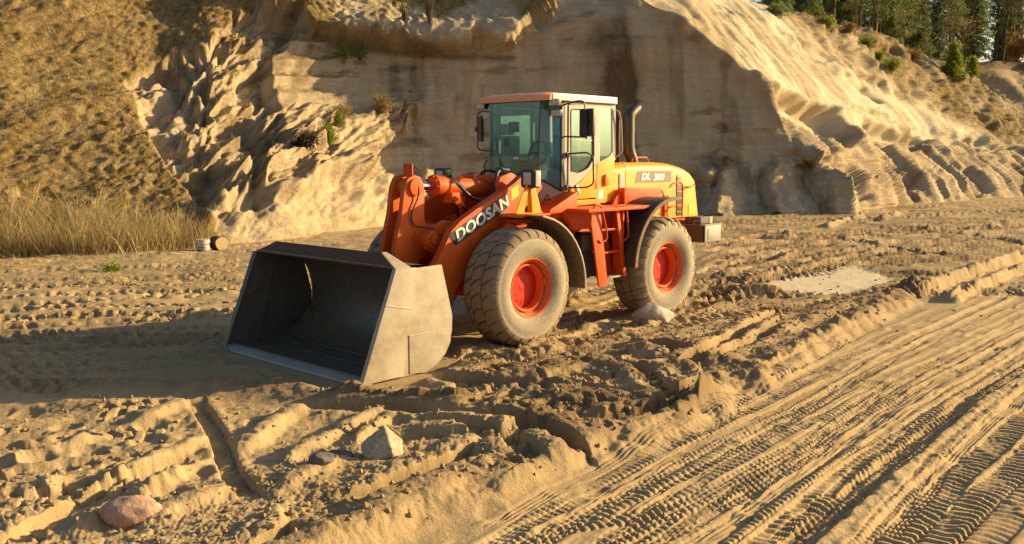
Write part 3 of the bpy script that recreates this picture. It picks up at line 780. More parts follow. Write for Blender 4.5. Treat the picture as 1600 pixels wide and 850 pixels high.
    pale = right*(1-crest)*sstep(-.1, .6, fbm(s*.3, Z*.3, 397, 3)+.3)*.95  # pale sand, lightened further in colour so the bank looks sunlit
    me = grid_mesh('sand_cliff', Pn.reshape(-1, 3), *u.shape)
    attr(me, 'grass', np.clip(grass, 0, 1).ravel()); attr(me, 'moist_shade', np.clip(moist_shade*(1-.8*np.clip(grass, 0, 1)), 0, 1).ravel()); attr(me, 'pale', pale.ravel())
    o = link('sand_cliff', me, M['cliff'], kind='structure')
    return o, Pn, gN, u, v, dict(lgrass=lgrass, rim=rim, crest=crest, grass=grass, slump=slump, vk=vk)
cliff, CP, CN, CU, CV, CM = build_cliff()
def cliff_at(px, py):
    i = np.argmin((CU[:400]-px)**2+(CV[:400]-py)**2); i = np.unravel_index(i, CU[:400].shape)
    return CP[i], CN[i]

# second bank, far right behind the first
def build_far_bank():
    nu, nv = 260, 60
    px = np.linspace(1330, 3600, nu); t = np.linspace(0, 1, nv)
    U, T = np.meshgrid(px, t)
    base_y = np.interp(px, [1330, 1500, 1600, 2000, 3600], [86, 84, 86, 100, 150]); top_z = np.interp(px, [1330, 1450, 1600, 2000, 3600], [11.5, 12.0, 12.6, 12, 10])
    Y = base_y[None]+np.interp(T, [0, .75, 1], [0, 12, 60]); Z = np.interp(T, [0, .7, .76, 1], [0, .93, 1., 1.02])*top_z[None]-.5
    X = (U-800)/FPX*Y
    s = .8*X+.6*Y
    D = (.8*billow(s*.14, Z*.05, 401, 3)+.25*billow(s*.6, Z*.3, 403, 3))*(T < .8)
    Y = Y-D*.7; Z = Z+D*.35*(T > .03)
    Z[0] = -1
    me = grid_mesh('far_sand_bank', np.stack([X, Y, Z], -1).reshape(-1, 3), nv, nu)
    g = sstep(.5, .8, T+.2*fbm(s*.15, Z*.4, 405, 3)); g = np.where(T > .75, 1, g*.6)
    attr(me, 'grass', g.ravel()); attr(me, 'moist_shade', (.3*sstep(0, .6, fbm(s*.2, Z*.3, 407, 2))+.6*((T > .68)&(T < .76))).ravel()); attr(me, 'pale', (0*T).ravel())
    link('far_sand_bank', me, M['cliff'], kind='structure')
build_far_bank()

# ============================================================ GRASS, REEDS, SHRUBS
def blades(name, P, H, Wd, lean, mat, label, cat, segs=1, curve=.3):
    n = len(P)
    ang = rng.random(n)*2*PI
    sx = np.stack([np.cos(ang), np.sin(ang), np.zeros(n)], 1)*Wd[:, None]/2
    up = np.stack([lean[:, 0], lean[:, 1], np.ones(n)], 1); up /= np.linalg.norm(up, axis=1, keepdims=True)
    ln2 = lean*(1+curve*3)
    up2 = np.stack([ln2[:, 0], ln2[:, 1], np.ones(n)], 1); up2 /= np.linalg.norm(up2, axis=1, keepdims=True)
    tint = rng.random(n)
    if segs == 1:
        V = np.stack([P-sx, P+sx, P+up*H[:, None]], 1); F = np.arange(3*n).reshape(-1, 3); k = 3
    else:
        m = P+up*H[:, None]*.5; tp = m+up2*H[:, None]*.5
        V = np.stack([P-sx, P+sx, m+sx*.8, m-sx*.8, tp], 1)
        b = np.arange(n)[:, None]*5
        F = np.concatenate([b+[0, 1, 2], b+[0, 2, 3], b+[3, 2, 4]]); k = 5
    me = poly_mesh(name, V.reshape(-1, 3), F)
    attr(me, 'tint', np.repeat(tint, k))
    return tag(link(name, me, mat, kind='stuff'), label, cat)
def cliff_scatter(mask, n, seed):
    r = np.random.default_rng(seed)
    Pn = CP
    ar = np.linalg.norm(np.cross(np.gradient(Pn, axis=1), np.gradient(Pn, axis=0)), axis=-1)
    w = (ar*mask).ravel(); idx = r.choice(len(w), n, p=w/w.sum())
    P = Pn.reshape(-1, 3)[idx]
    du = np.gradient(Pn, axis=1).reshape(-1, 3)[idx]; dv = np.gradient(Pn, axis=0).reshape(-1, 3)[idx]
    return P+du*(r.random((n, 1))-.5)+dv*(r.random((n, 1))-.5), idx
clump = sstep(-.35, .45, fbm(CP[..., 0]*1.1, CP[..., 2]*1.6, 501, 3))
infr = ((CU > -260) & (CU < 1800)).astype(float)
m = CM['lgrass']*(.55+.45*clump)*infr*(CV > -90)*(CV < 400)
P, _ = cliff_scatter(m, 170000, 1)
n = len(P)
blades('hill_grass', P-[0, 0, .02], .07+.15*rng.random(n)**1.6, .010+.013*rng.random(n), np.stack([.35+.45*rng.standard_normal(n), -.35+.4*rng.standard_normal(n)], 1),
       M['hill_grass'], 'short dry olive-brown grass covering the left slope', 'grass')
m = (np.maximum(CM['rim'], CM['slump'])*(CM['grass'] > .4) + CM['crest']*(CM['grass'] > .3)*.8)*clump*infr*(CV > -60)
P, _ = cliff_scatter(m, 42000, 2); n = len(P)
blades('ledge_grass', P-[0, 0, .02], .10+.28*rng.random(n)**1.5, .014+.018*rng.random(n), .45*rng.standard_normal((n, 2)), M['hill_grass'],
       'dry brown grass on the cliff ledges and along the upper crest', 'grass')
# tall dry reeds at the foot of the left slope
rp = []
r = np.random.default_rng(5)
while len(rp) < 9000:
    px_, py_ = r.uniform(-260, 345), r.uniform(300, 404)
    lim = np.interp(px_, [-260, 0, 150, 260, 330, 345], [400, 400, 398, 392, 384, 378])
    top = np.interp(px_, [-260, 0, 120, 250, 300, 345], [335, 335, 330, 345, 360, 372])
    if py_ > lim or py_ < top: continue
    if r.random() > .35+.65*(py_-top)/(lim-top): continue
    p, _n = (cliff_at(px_, py_) if False else (None, None))
    rp.append((px_, py_))
rp = np.array(rp)
ug = CU[0]; 
ci = np.searchsorted(ug, rp[:, 0]).clip(0, len(ug)-1)
col_v = CV[:200, ci]; ri = np.argmin(np.abs(col_v-rp[:, 1][None]), 0)
P = CP[ri, ci]; n = len(P)
P = P+np.stack([.06*r.standard_normal(n), .12*r.standard_normal(n), np.zeros(n)], 1); P[:, 2] = np.maximum(P[:, 2], -.05)-.05
hh = np.interp(rp[:, 0], [-260, 150, 300, 345], [1.45, 1.4, 1.0, .6])*(.35+.65*r.random(n))
blades('dry_reeds', P, hh, .010+.012*r.random(n), np.stack([.05+.36*r.standard_normal(n), -.1+.32*r.standard_normal(n)], 1), M['reed'],
       'tall dry straw-coloured reeds and weeds at the foot of the left slope', 'reeds', 2, .4)
# straw litter on the sand in front
n = 2600; pu = r.uniform(-200, 400, n); pv = r.uniform(396, 452, n)
P = np.array([[*G(a, b), .03] for a, b in zip(pu, pv)]); la = r.uniform(-3, 3, (n, 2))
blades('straw_litter', P, .15+.35*r.random(n), .012+.01*r.random(n), la*[2.5, 1], M['reed'], 'fallen straw and stalks lying on the sand below the reeds', 'straw')

# ============================================================ THE WHEEL LOADER
def paint(name, base, dark, dust=.35, rough=.42, dustcol=(.42, .31, .18), scratch=.25, low=None, coat=.0):
    t = NT(name); co = t.coords()
    n1 = t.noise(2.2, 6, .65, co); n2 = t.noise(14, 6, .7, co); n3 = t.noise(60, 4, .7, co)
    col = t.mix(t.ramp(n1, (.35, (0, 0, 0)), (.75, (1, 1, 1))), base, dark)
    dm = t.math('MULTIPLY', t.ramp(n2, (.42, (0, 0, 0)), (.72, (1, 1, 1))), dust)
    if low is not None:      # sand thrown up by the wheels: a crust on the lower metre of the machine
        sepz = t.n('ShaderNodeSeparateXYZ'); t.l(co, sepz.inputs[0])
        lz = t.math('MULTIPLY', t.math('SUBTRACT', 1.0+low, sepz.outputs[2]), .9, clamp=True)
        lz = t.math('MULTIPLY', lz, t.ramp(n1, (.3, (.25, .25, .25)), (.6, (1, 1, 1))))
        dm = t.math('MAXIMUM', dm, t.math('MULTIPLY', lz, .85))
    col = t.mix(dm, col, dustcol)
    sc = t.math('MULTIPLY', t.ramp(n3, (.62, (0, 0, 0)), (.72, (1, 1, 1))), scratch)
    col = t.mix(sc, col, (.07, .035, .02))
    rg = t.math('ADD', t.math('MULTIPLY', dm, .5), t.math('ADD', rough, t.math('MULTIPLY', n1, .15)), clamp=True)
    n = t.bump(n2, .12, .004)
    t.out(col, rg, n, Coat_Weight=coat, Coat_Roughness=.25, Specular_IOR_Level=.28)
    return t.m
def plain(name, col, rough=.5, metal=0., bump=0., bs=40, dust=0.):
    t = NT(name); co = t.coords(); n1 = t.noise(bs, 5, .7, co); n0 = t.noise(3, 5, .65, co)
    c = t.mix(t.ramp(n0, (.35, (0, 0, 0)), (.7, (.6, .6, .6))), col, tuple(v*.7 for v in col))
    if dust: c = t.mix(t.math('MULTIPLY', t.ramp(n1, (.35, (0, 0, 0)), (.65, (1, 1, 1))), dust), c, (.42, .32, .19))
    return t.out(c, rough, t.bump(n1, max(bump, .02), .01), Metallic=metal)
M['orange'] = paint('red_orange_paint', (.72, .092, .004), (.60, .062, .003), .10, .40, low=-.25)
M['boom_orange'] = paint('boom_orange_paint', (.72, .125, .006), (.50, .062, .005), .30, .42, dustcol=(.24, .11, .05), scratch=.7, low=.25)
M['amber'] = paint('amber_orange_paint', (.86, .37, .018), (.78, .30, .012), .10, .38, dustcol=(.5, .3, .1))
M['roof'] = paint('roof_orange_paint', (.84, .36, .14), (.78, .29, .11), .35, .30, dustcol=(.80, .58, .42))
M['rim_red'] = paint('rim_red_paint', (.62, .022, .006), (.50, .018, .005), .05, .40, scratch=.05)
M['rim_orange'] = paint('rim_orange_paint', (.72, .12, .02), (.66, .10, .015), .25, .40, scratch=.1)
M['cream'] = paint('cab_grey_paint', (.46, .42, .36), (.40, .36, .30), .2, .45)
M['rubber'] = plain('dusty_tyre_rubber', (.19, .135, .085), .92, 0, .35, 24, .45)
def tyre_wall():
    t = NT('tyre_wall_rubber'); co = t.coords(); sx = t.n('ShaderNodeSeparateXYZ'); t.l(co, sx.inputs[0])
    r_ = t.math('SQRT', t.math('ADD', t.math('MULTIPLY', sx.outputs[0], sx.outputs[0]), t.math('MULTIPLY', sx.outputs[2], sx.outputs[2])))
    n1 = t.noise(5, 6, .7, co); n2 = t.noise(30, 5, .7, co)
    rr = t.math('ADD', r_, t.math('MULTIPLY', t.math('SUBTRACT', n1, .5), .10))
    col = t.ramp(rr, (.40, (.46, .39, .28)), (.50, (.39, .335, .25)), (.62, (.43, .37, .28)), (.67, (.60, .52, .38)), (.76, (.64, .55, .40)))
    col = t.mix(t.ramp(n2, (.45, (.45, .45, .45)), (.68, (0, 0, 0))), col, (.15, .12, .09))
    ring = t.math('SINE', t.math('MULTIPLY', r_, 210.))
    n = t.bump(ring, .12, .004); n = t.bump(n2, .3, .008, n)
    return t.out(col, .92, n, Specular_IOR_Level=.2)
M['wall'] = tyre_wall()
M['tread'] = plain('tread_rubber', (.25, .18, .115), .93, 0, .3, 30, .35)
M['black'] = plain('black_plastic', (.018, .017, .016), .45, 0, .1, 60, .04)
M['blackrub'] = plain('black_rubber_flap', (.022, .020, .018), .6, 0, .15, 30, .10)
M['dustyflap'] = plain('dusty_fender_rubber', (.15, .095, .055), .85, 0, .15, 20, .4)
M['chrome'] = plain('chrome_rod', (.62, .62, .62), .22, 1, .0, 30)
M['steel_out'] = paint('worn_bucket_steel', (.46, .40, .31), (.24, .19, .13), .60, .30, dustcol=(.50, .40, .26), scratch=.12)
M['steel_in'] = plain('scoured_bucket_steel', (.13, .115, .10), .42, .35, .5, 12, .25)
M['rust'] = plain('rusty_steel', (.085, .040, .022), .75, .1, .4, 25, .1)
M['grey'] = plain('grey_cast_iron', (.36, .34, .30), .5, .2, .2, 30, .25)
M['weight'] = plain('dark_counterweight', (.10, .055, .035), .6, .0, .2, 30, .15)
M['pipe'] = plain('exhaust_steel', (.075, .065, .055), .45, .5, .2, 30, .15)
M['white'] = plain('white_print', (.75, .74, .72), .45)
M['plate'] = plain('dark_plate', (.035, .037, .040), .4)
M['greyplate'] = plain('grey_decal', (.20, .15, .11), .45)
M['yellow'] = plain('yellow_sticker', (.82, .62, .02), .4)
M['amberlens'] = plain('amber_lens', (.80, .26, .04), .25)
M['pink'] = plain('pink_reflector', (.75, .38, .25), .4)
M['interior'] = plain('cab_interior', (.09, .092, .095), .6)
M['lens'] = plain('lamp_lens', (.55, .50, .44), .12)
def glass(name, tint, refl):
    t = NT(name)
    tr = t.n('ShaderNodeBsdfTransparent'); tr.inputs[0].default_value = (*tint, 1)
    gl = t.n('ShaderNodeBsdfGlossy'); gl.inputs['Roughness'].default_value = .02; gl.inputs[0].default_value = (.62, .92, 1, 1)
    fr = t.n('ShaderNodeLayerWeight'); fr.inputs[0].default_value = .5
    df = t.n('ShaderNodeBsdfDiffuse'); df.inputs[0].default_value = (.45, .42, .34, 1)
    a = t.n('ShaderNodeMixShader'); t.l(t.math('ADD', t.math('MULTIPLY', t.math('POWER', fr.outputs['Facing'], 4.), .8), refl, clamp=True), a.inputs[0]); t.l(tr.outputs[0], a.inputs[1]); t.l(gl.outputs[0], a.inputs[2])
    b = t.n('ShaderNodeMixShader'); t.l(t.math('MULTIPLY', t.noise(6, 5, .6, t.coords()), .04), b.inputs[0]); t.l(a.outputs[0], b.inputs[1]); t.l(df.outputs[0], b.inputs[2])
    t.l(b.outputs[0], t.t.nodes['Material Output'].inputs[0])
    return t.m
M['glass'] = glass('tinted_windscreen', (.74, .87, .92), .09)
M['glass_side'] = glass('side_window_glass', (.72, .84, .82), .16)

def fin(name, bm, mat, parent, smooth=35):
    """bmesh -> one mesh object, child of parent"""
    bmesh.ops.recalc_face_normals(bm, faces=bm.faces)
    me = bpy.data.meshes.new(name); bm.to_mesh(me); bm.free()
    me.polygons.foreach_set('use_smooth', [True]*len(me.polygons))
    me.set_sharp_from_angle(angle=math.radians(smooth))
    return link(name, me, M[mat] if isinstance(mat, str) else mat, parent)
def bev(bm, geom, w, seg=2):
    es = [e for e in geom if isinstance(e, bmesh.types.BMEdge) and e.is_valid]
    es = [e for e in es if len(e.link_faces) == 2 and e.calc_face_angle(0) > .5]
    if w > 0 and es: bmesh.ops.bevel(bm, geom=es, offset=w, segments=seg, profile=.7, affect='EDGES', clamp_overlap=True)
def prism(bm, pts, plane, a, b, w=.008, seg=2):
    """outline pts in plane 'XZ' (extruded along Y a..b), 'XY' (along Z) or 'YZ' (along X)"""
    f = {'XZ': lambda p, t: (p[0], t, p[1]), 'XY': lambda p, t: (p[0], p[1], t), 'YZ': lambda p, t: (t, p[0], p[1])}[plane]
    t_ = bmesh.new()
    va = [t_.verts.new(f(p, a)) for p in pts]; vb = [t_.verts.new(f(p, b)) for p in pts]
    n = len(pts)
    t_.faces.new(va); t_.faces.new(vb[::-1])
    for i in range(n): t_.faces.new((va[i], vb[i], vb[(i+1) % n], va[(i+1) % n]))
    bmesh.ops.recalc_face_normals(t_, faces=t_.faces)
    bev(t_, list(t_.edges), w, seg)
    merge(bm, t_)
def merge(bm, t_, M_=None):
    if M_ is not None: bmesh.ops.transform(t_, matrix=M_, verts=t_.verts)
    me = bpy.data.meshes.new('t'); t_.to_mesh(me); t_.free(); bm.from_mesh(me); bpy.data.meshes.remove(me)
def box(bm, x0, x1, y0, y1, z0, z1, w=.008, seg=2, R=None, c=None):
    t_ = bmesh.new(); bmesh.ops.create_cube(t_, size=1)
    bmesh.ops.transform(t_, matrix=Matrix.Translation(((x0+x1)/2, (y0+y1)/2, (z0+z1)/2)) @ Matrix.Diagonal((abs(x1-x0), abs(y1-y0), abs(z1-z0), 1)), verts=t_.verts)
    bev(t_, list(t_.edges), w, seg)
    if R is not None:
        c = Vector(c or ((x0+x1)/2, (y0+y1)/2, (z0+z1)/2)); bmesh.ops.transform(t_, matrix=Matrix.Translation(c) @ R.to_4x4() @ Matrix.Translation(-c), verts=t_.verts)
    merge(bm, t_)
def cyl(bm, p0, p1, r0, r1=None, n=20, w=.006):
    r1 = r0 if r1 is None else r1
    p0, p1 = Vector(p0), Vector(p1); d = p1-p0
    t_ = bmesh.new(); bmesh.ops.create_cone(t_, cap_ends=True, segments=n, radius1=r0, radius2=r1, depth=d.length)
    bev(t_, [e for e in t_.edges if e.calc_face_angle(0) > 1.0], w)
    bmesh.ops.transform(t_, matrix=Matrix.Translation((p0+p1)/2) @ d.to_track_quat('Z', 'Y').to_matrix().to_4x4(), verts=t_.verts)
    merge(bm, t_)
def tube(bm, pts, r, n=8, sp=4, closed=False):
    P = [Vector(p) for p in (spline(pts, sp) if sp > 1 else pts)]
    rings = []; up = Vector((.13, .31, 1)).normalized()
    for i, p in enumerate(P):
        t_ = (P[min(i+1, len(P)-1)]-P[max(i-1, 0)]).normalized()
        a = t_.cross(up).normalized(); b = t_.cross(a).normalized(); up = -b if (-b).dot(up) > 0 else b
        rr = r if not callable(r) else r(i/(len(P)-1))
        rings.append([bm.verts.new(p+(a*math.cos(2*PI*k/n)+b*math.sin(2*PI*k/n))*rr) for k in range(n)])
    for q, s in zip(rings[:-1], rings[1:]):
        for k in range(n): bm.faces.new((q[k], q[(k+1) % n], s[(k+1) % n], s[k]))
    bm.faces.new(rings[0][::-1]); bm.faces.new(rings[-1])
def roundpath(pts, r, n=4):
    """polyline with rounded corners"""
    out = [Vector(pts[0])]
    for a, b, c in zip(pts[:-2], pts[1:-1], pts[2:]):
        a, b, c = Vector(a), Vector(b), Vector(c)
        d1 = (a-b).normalized(); d2 = (c-b).normalized(); rr = min(r, (a-b).length*.45, (c-b).length*.45)
        for k in range(n+1):
            t_ = k/n; out.append((b+d1*rr)*(1-t_)**2+b*2*t_*(1-t_)+(b+d2*rr)*t_*t_)
    out.append(Vector(pts[-1])); return out
def lathe(bm, prof, cx, cz, n=48, y0=0., sgn=1):
    """profile (y, r) turned about the Y axis"""
    rings = []
    for (yy, r) in prof:
        rings.append([bm.verts.new((cx+r*math.cos(2*PI*k/n), y0+sgn*yy, cz+r*math.sin(2*PI*k/n))) for k in range(n)])
    for q, s in zip(rings[:-1], rings[1:]):
        for k in range(n): bm.faces.new((q[k], q[(k+1) % n], s[(k+1) % n], s[k]))
    return rings
def rrect(u0, u1, v0, v1, r, n=4):
    o = []
    for (cx, cy, a0) in ((u1-r, v1-r, 0), (u0+r, v1-r, 90), (u0+r, v0+r, 180), (u1-r, v0+r, 270)):
        for k in range(n+1):
            a = math.radians(a0+90*k/n); o.append((cx+r*math.cos(a), cy+r*math.sin(a)))
    return o
def frame_xz(bm, outer, inner, y0, y1):
    """flat frame between two equal-count outlines in XZ, thick y0..y1"""
    n = len(outer)
    A = [[bm.verts.new((p[0], y, p[1])) for p in pts] for y in (y0, y1) for pts in (outer, inner)]
    for k in range(n):
        j = (k+1) % n
        bm.faces.new((A[0][k], A[0][j], A[1][j], A[1][k])); bm.faces.new((A[2][k], A[3][k], A[3][j], A[2][j]))
        bm.faces.new((A[0][k], A[2][k], A[2][j], A[0][j])); bm.faces.new((A[1][k], A[1][j], A[3][j], A[3][k]))
def text_obj(txt, size, mat, parent, origin, ex, ey, depth=.004, shear=0., xs=1., bold=.0, name='lettering', spacing=1.0):
    """lettering as thin solid letters: origin = lower left, ex/ey = unit directions of the line and of 'up'"""
    cu = bpy.data.curves.new('t', 'FONT'); cu.body = txt; cu.size = size; cu.extrude = depth/2; cu.shear = shear; cu.offset = bold
    cu.resolution_u = 3; cu.space_character = spacing
    ob = bpy.data.objects.new('t', cu); C.objects.link(ob)
    dg = bpy.context.evaluated_depsgraph_get()
    me = bpy.data.meshes.new_from_object(ob.evaluated_get(dg)); bpy.data.objects.remove(ob); bpy.data.curves.remove(cu)
    ex, ey = Vector(ex).normalized(), Vector(ey).normalized(); ez = ex.cross(ey)
    R = Matrix((ex*xs, ey, ez)).transposed().to_4x4(); R.translation = Vector(origin)
    me.transform(R); me.name = name; me.materials.clear()
    return link(name, me, M[mat], parent)

L = empty('wheel_loader', (LOC[0], LOC[1], 0), RZ, 'large orange articulated wheel loader parked with its open bucket resting on the sand', 'wheel loader')
def part(name, mat, fn, parent=None, smooth=35):
    bm = bmesh.new(); fn(bm); return fin(name, bm, mat, parent or L, smooth)

# ---- wheels (one built, three copies)
TR = .765
def r_of(y):     # outer radius of the tread at offset y from the tyre's middle
    a = abs(y); return .802-.012*(a/.2)**2 if a < .2 else .790-.075*((a-.2)/.10)**1.8
def tread_block(y0, y1, th0, th1, skew, taper=1.0, wob=0.):
    me = bpy.data.meshes.new('tread_block'); V = []; F = []
    NU, NV = 5, 4
    for lay in range(2):
        for i in range(NU):
            for j in range(NV):
                fy = i/(NU-1); ft = j/(NV-1)
                y = y0+(y1-y0)*fy
                c = (th0+th1)/2+skew*fy + wob*math.sin(fy*PI); h = (th1-th0)/2*(1+(taper-1)*fy)
                th = c+(ft*2-1)*h
                top = lay == 1
                if top: y += (.5-fy)*.016; th = c+(ft*2-1)*(h-.008)
                r = r_of(y) if top else r_of(y)-.045
                V.append((r*math.cos(th), y, r*math.sin(th)))
    o = NU*NV
    for i in range(NU-1):
        for j in range(NV-1):
            a = o+i*NV+j; F.append((a, a+1, a+NV+1, a+NV))
    for i in range(NU-1):
        F.append((i*NV, (i+1)*NV, o+(i+1)*NV, o+i*NV)); F.append((i*NV+NV-1, o+i*NV+NV-1, o+(i+1)*NV+NV-1, (i+1)*NV+NV-1))
    for j in range(NV-1):
        F.append((j, o+j, o+j+1, j+1)); q = (NU-1)*NV; F.append((q+j, q+j+1, o+q+j+1, o+q+j))
    me.from_pydata(V, [], F); bm = bmesh.new(); bm.from_mesh(me); bmesh.ops.recalc_face_normals(bm, faces=bm.faces); bm.to_mesh(me); bm.free()
    me.polygons.foreach_set('use_smooth', [True]*len(me.polygons)); me.set_sharp_from_angle(angle=.7)
    me.materials.append(M['tread']); return me
def wheel(front):
    # local wheel frame: axle along Y, +Y outwards
    w = bpy.data.objects.new('wheel', None); C.objects.link(w); w.parent = L; w.empty_display_size = .2
    bm = bmesh.new()
    prof = [(-.20, .33), (-.24, .36), (-.275, .44), (-.300, .52), (-.305, .60), (-.296, .68), (-.275, .725), (-.2, .75), (0, .757), (.2, .75), (.275, .725),
            (.296, .68), (.300, .665), (.303, .60), (.306, .592), (.304, .54), (.298, .50), (.285, .465), (.280, .455), (.265, .42), (.25, .40), (.235, .385), (.20, .36)]
    lathe(bm, prof, 0, 0, 64)
    ty = fin('tyre', bm, 'wall', w, 50)
    bm = bmesh.new()
    lathe(bm, [(.225, .405), (.252, .408), (.262, .398), (.255, .385), (.235, .372), (.20, .365), (.175, .35), (.16, .332)], 0, 0, 48)
    lathe(bm, [(.16, .332), (.185, .325), (.192, .312), (.185, .300), (.12, .290), (.02, .285)], 0, 0, 48)
    lathe(bm, [(-.25, .40), (-.255, .38), (-.1, .33), (.16, .33)], 0, 0, 32)
    for k in (0,):     # lock ring notch
        t_ = bmesh.new(); bmesh.ops.create_cube(t_, size=1)
        merge(bm, t_, Matrix.Rotation(math.radians(-168), 4, 'Y') @ Matrix.Translation((.335, .20, 0)) @ Matrix.Diagonal((.035, .03, .11, 1)))
    fin('rim', bm, 'rim_orange', w, 40)
    bm = bmesh.new()
    rg = lathe(bm, [(.06, .292), (.074, .285), (.078, .22), (.079, .15), (.08, .02)], 0, 0, 40); bm.faces.new(rg[-1])
    cyl(bm, (0, .05, 0), (0, .084, 0), .05, .05, 20)
    for k in range(12): cyl(bm, (.20*math.cos(k*PI/6), .07, .20*math.sin(k*PI/6)), (.20*math.cos(k*PI/6), .094, .20*math.sin(k*PI/6)), .011, n=6, w=0)
    fin('hub', bm, 'rim_red', w)
    N = 26 if front else 24
    p = 2*PI/N
    if front:   # worn rock tread: interlocking arched blocks
        kinds = [(.105, .302, -.44*p, .44*p, .50*p, 1.0, .12*p, 0), (-.105, -.302, -.44*p, .44*p, -.5*p, 1.0, -.12*p, .5*p),
                 (-.095, .095, -.44*p, .44*p, .45*p, 1., .1*p, .0)]
    else:       # deep shoulder lugs with open notches
        kinds = [(.085, .303, -.43*p, .43*p, .42*p, .58, .1*p, 0), (-.085, -.303, -.43*p, .43*p, .42*p, .72, .1*p, .5*p),
                 (-.075, .075, -.42*p, .42*p, .3*p, 1., .0, .25*p)]
    for (a, b, t0, t1, sk, tp, wb_, off) in kinds:
        me = tread_block(a, b, t0, t1, sk, tp, wb_)
        for k in range(N):
            o = bpy.data.objects.new('tread_block', me); C.objects.link(o); o.parent = w; o.rotation_euler = (0, k*p+off, 0)
    return w
WZ = .765
w1 = wheel(True); w1.location = (0, 1.075, WZ)
w3 = wheel(False); w3.location = (-3.2, 1.075, WZ)
def clone_part(src, loc, rot):
    c = src.copy(); C.objects.link(c); c.parent = L; c.location = loc; c.rotation_euler = rot
    for ch in list(src.children):
        d = ch.copy(); C.objects.link(d); d.parent = c
    return c
clone_part(w1, (0, -1.075, WZ), (0, .1, PI)); clone_part(w3, (-3.2, -1.075, WZ), (0, .07, PI))

# ---- axles and frames
def f(bm):
    for X0 in (0, -3.2):
        cyl(bm, (X0, -.86, WZ), (X0, .86, WZ), .15, n=20); cyl(bm, (X0, -.3, WZ), (X0, .3, WZ), .24, n=20)
        for s in (-1, 1): cyl(bm, (X0, s*.55, WZ), (X0, s*1.02, WZ), .2, .26, n=20)
part('axle', 'orange', f)
def f(bm):
    for s in (-1, 1):
        prism(bm, [(.55, .75), (.62, 1.0), (.2, 1.35), (-.28, 1.75), (-.40, 2.22), (-.62, 2.28), (-.85, 2.2), (-.98, 1.4), (-1.35, 1.2), (-1.42, .7), (-.4, .55)], 'XZ', s*.28, s*.36)
    box(bm, -.8, .5, -.28, .28, .62, .72); box(bm, -.95, -.88, -.28, .28, .7, 1.9); box(bm, .3, .36, -.28, .28, .72, 1.05)
    prism(bm, [(.2, .95), (.26, 1.0), (-.5, 1.72), (-.56, 1.66)], 'XZ', -.28, .28)
    for s in (-1, 1):   # cross ties out to the fenders
        box(bm, -.55, -.15, s*.36, s*.95, 1.60, 1.66)
part('front_frame', 'orange', f)
def f(bm):
    for s in (-1, 1):
        prism(bm, [(-1.6, .72), (-1.55, 1.35), (-2.4, 1.42), (-4.7, 1.42), (-4.8, 1.0), (-2.5, .68)], 'XZ', s*.40, s*.47)
    box(bm, -4.6, -1.7, -.40, .40, 1.0, 1.1); box(bm, -1.62, -1.45, -.2, .2, .75, 1.25)
    cyl(bm, (-1.5, 0, .65), (-1.5, 0, 1.35), .1)
part('rear_frame', 'orange', f)
def f(bm):
    box(bm, -2.75, -1.62, .48, .86, .70, 1.36, .05, 3)
    box(bm, -2.75, -1.7, -.86, -.48, .70, 1.36, .05, 3)
part('fuel_tank', 'black', f)
def f(bm):
    cyl(bm, (-1.45, .30, 1.05), (-.72, .42, .98), .05); cyl(bm, (-1.9, .32, 1.08), (-1.4, .30, 1.05), .07)
    box(bm, -1.66, -1.42, .62, .70, .72, 1.42, .01); cyl(bm, (-1.35, .5, 1.02), (-1.35, .5, 1.5), .03); cyl(bm, (-1.35, .46, 1.02), (-1.35, .62, 1.02), .06)
    box(bm, -1.95, -1.0, .62, .70, 1.0, 1.06, .01); box(bm, -1.95, -1.1, .66, .74, .66, .74, .01)
part('steering_linkage', 'orange', f)
part('underbody', 'black', lambda bm: (box(bm, -1.45, -.95, -.3, .3, .7, 1.55), box(bm, -4.5, -2.8, -.38, .38, .7, 1.0)))

# ---- boom arms with name plate
ARM = [(-.98, 2.06), (-.92, 2.20), (-.76, 2.28), (-.52, 2.22), (-.37, 2.13), (.25, 1.86), (.62, 1.68), (.80, 1.55), (1.02, 1.22), (1.30, .88), (1.48, .74), (1.55, .60), (1.555, .36),
       (1.52, .24), (1.40, .24), (1.05, .42), (.80, .66), (.45, 1.08), (.05, 1.42), (-.38, 1.67), (-.75, 1.86)]
for s in (1, -1):
    def f(bm):
        prism(bm, ARM, 'XZ', s*.53, s*.645, .012)
        cyl(bm, (-.76, s*.50, 2.08), (-.76, s*.675, 2.08), .12, n=24); cyl(bm, (1.43, s*.50, .40), (1.43, s*.70, .40), .12, n=24)
        cyl(bm, (.35, s*.50, 1.36), (.35, s*.675, 1.36), .09, n=20)
    part('boom_arm', 'boom_orange', f)
def f(bm):
    cyl(bm, (.52, -.53, 1.40), (.52, .53, 1.40), .19, n=28)
    for s in (-1, 1):
        prism(bm, [(.30, 1.22), (.34, 1.62), (.62, 1.66), (.92, 1.54), (1.02, 1.42), (.96, 1.28), (.74, 1.18)], 'XZ', s*.24, s*.34, .02)
        cyl(bm, (.90, s*.18, 1.42), (.90, s*.40, 1.42), .12, n=24); cyl(bm, (.90, s*.40, 1.42), (.90, s*.44, 1.42), .07, n=20)
    for s in (-1, 1): prism(bm, [(.32, 1.5), (.5, 1.62), (.5, 1.2), (.3, 1.25)], 'XZ', s*.44, s*.53, .02)
part('cross_tube', 'boom_orange', f)
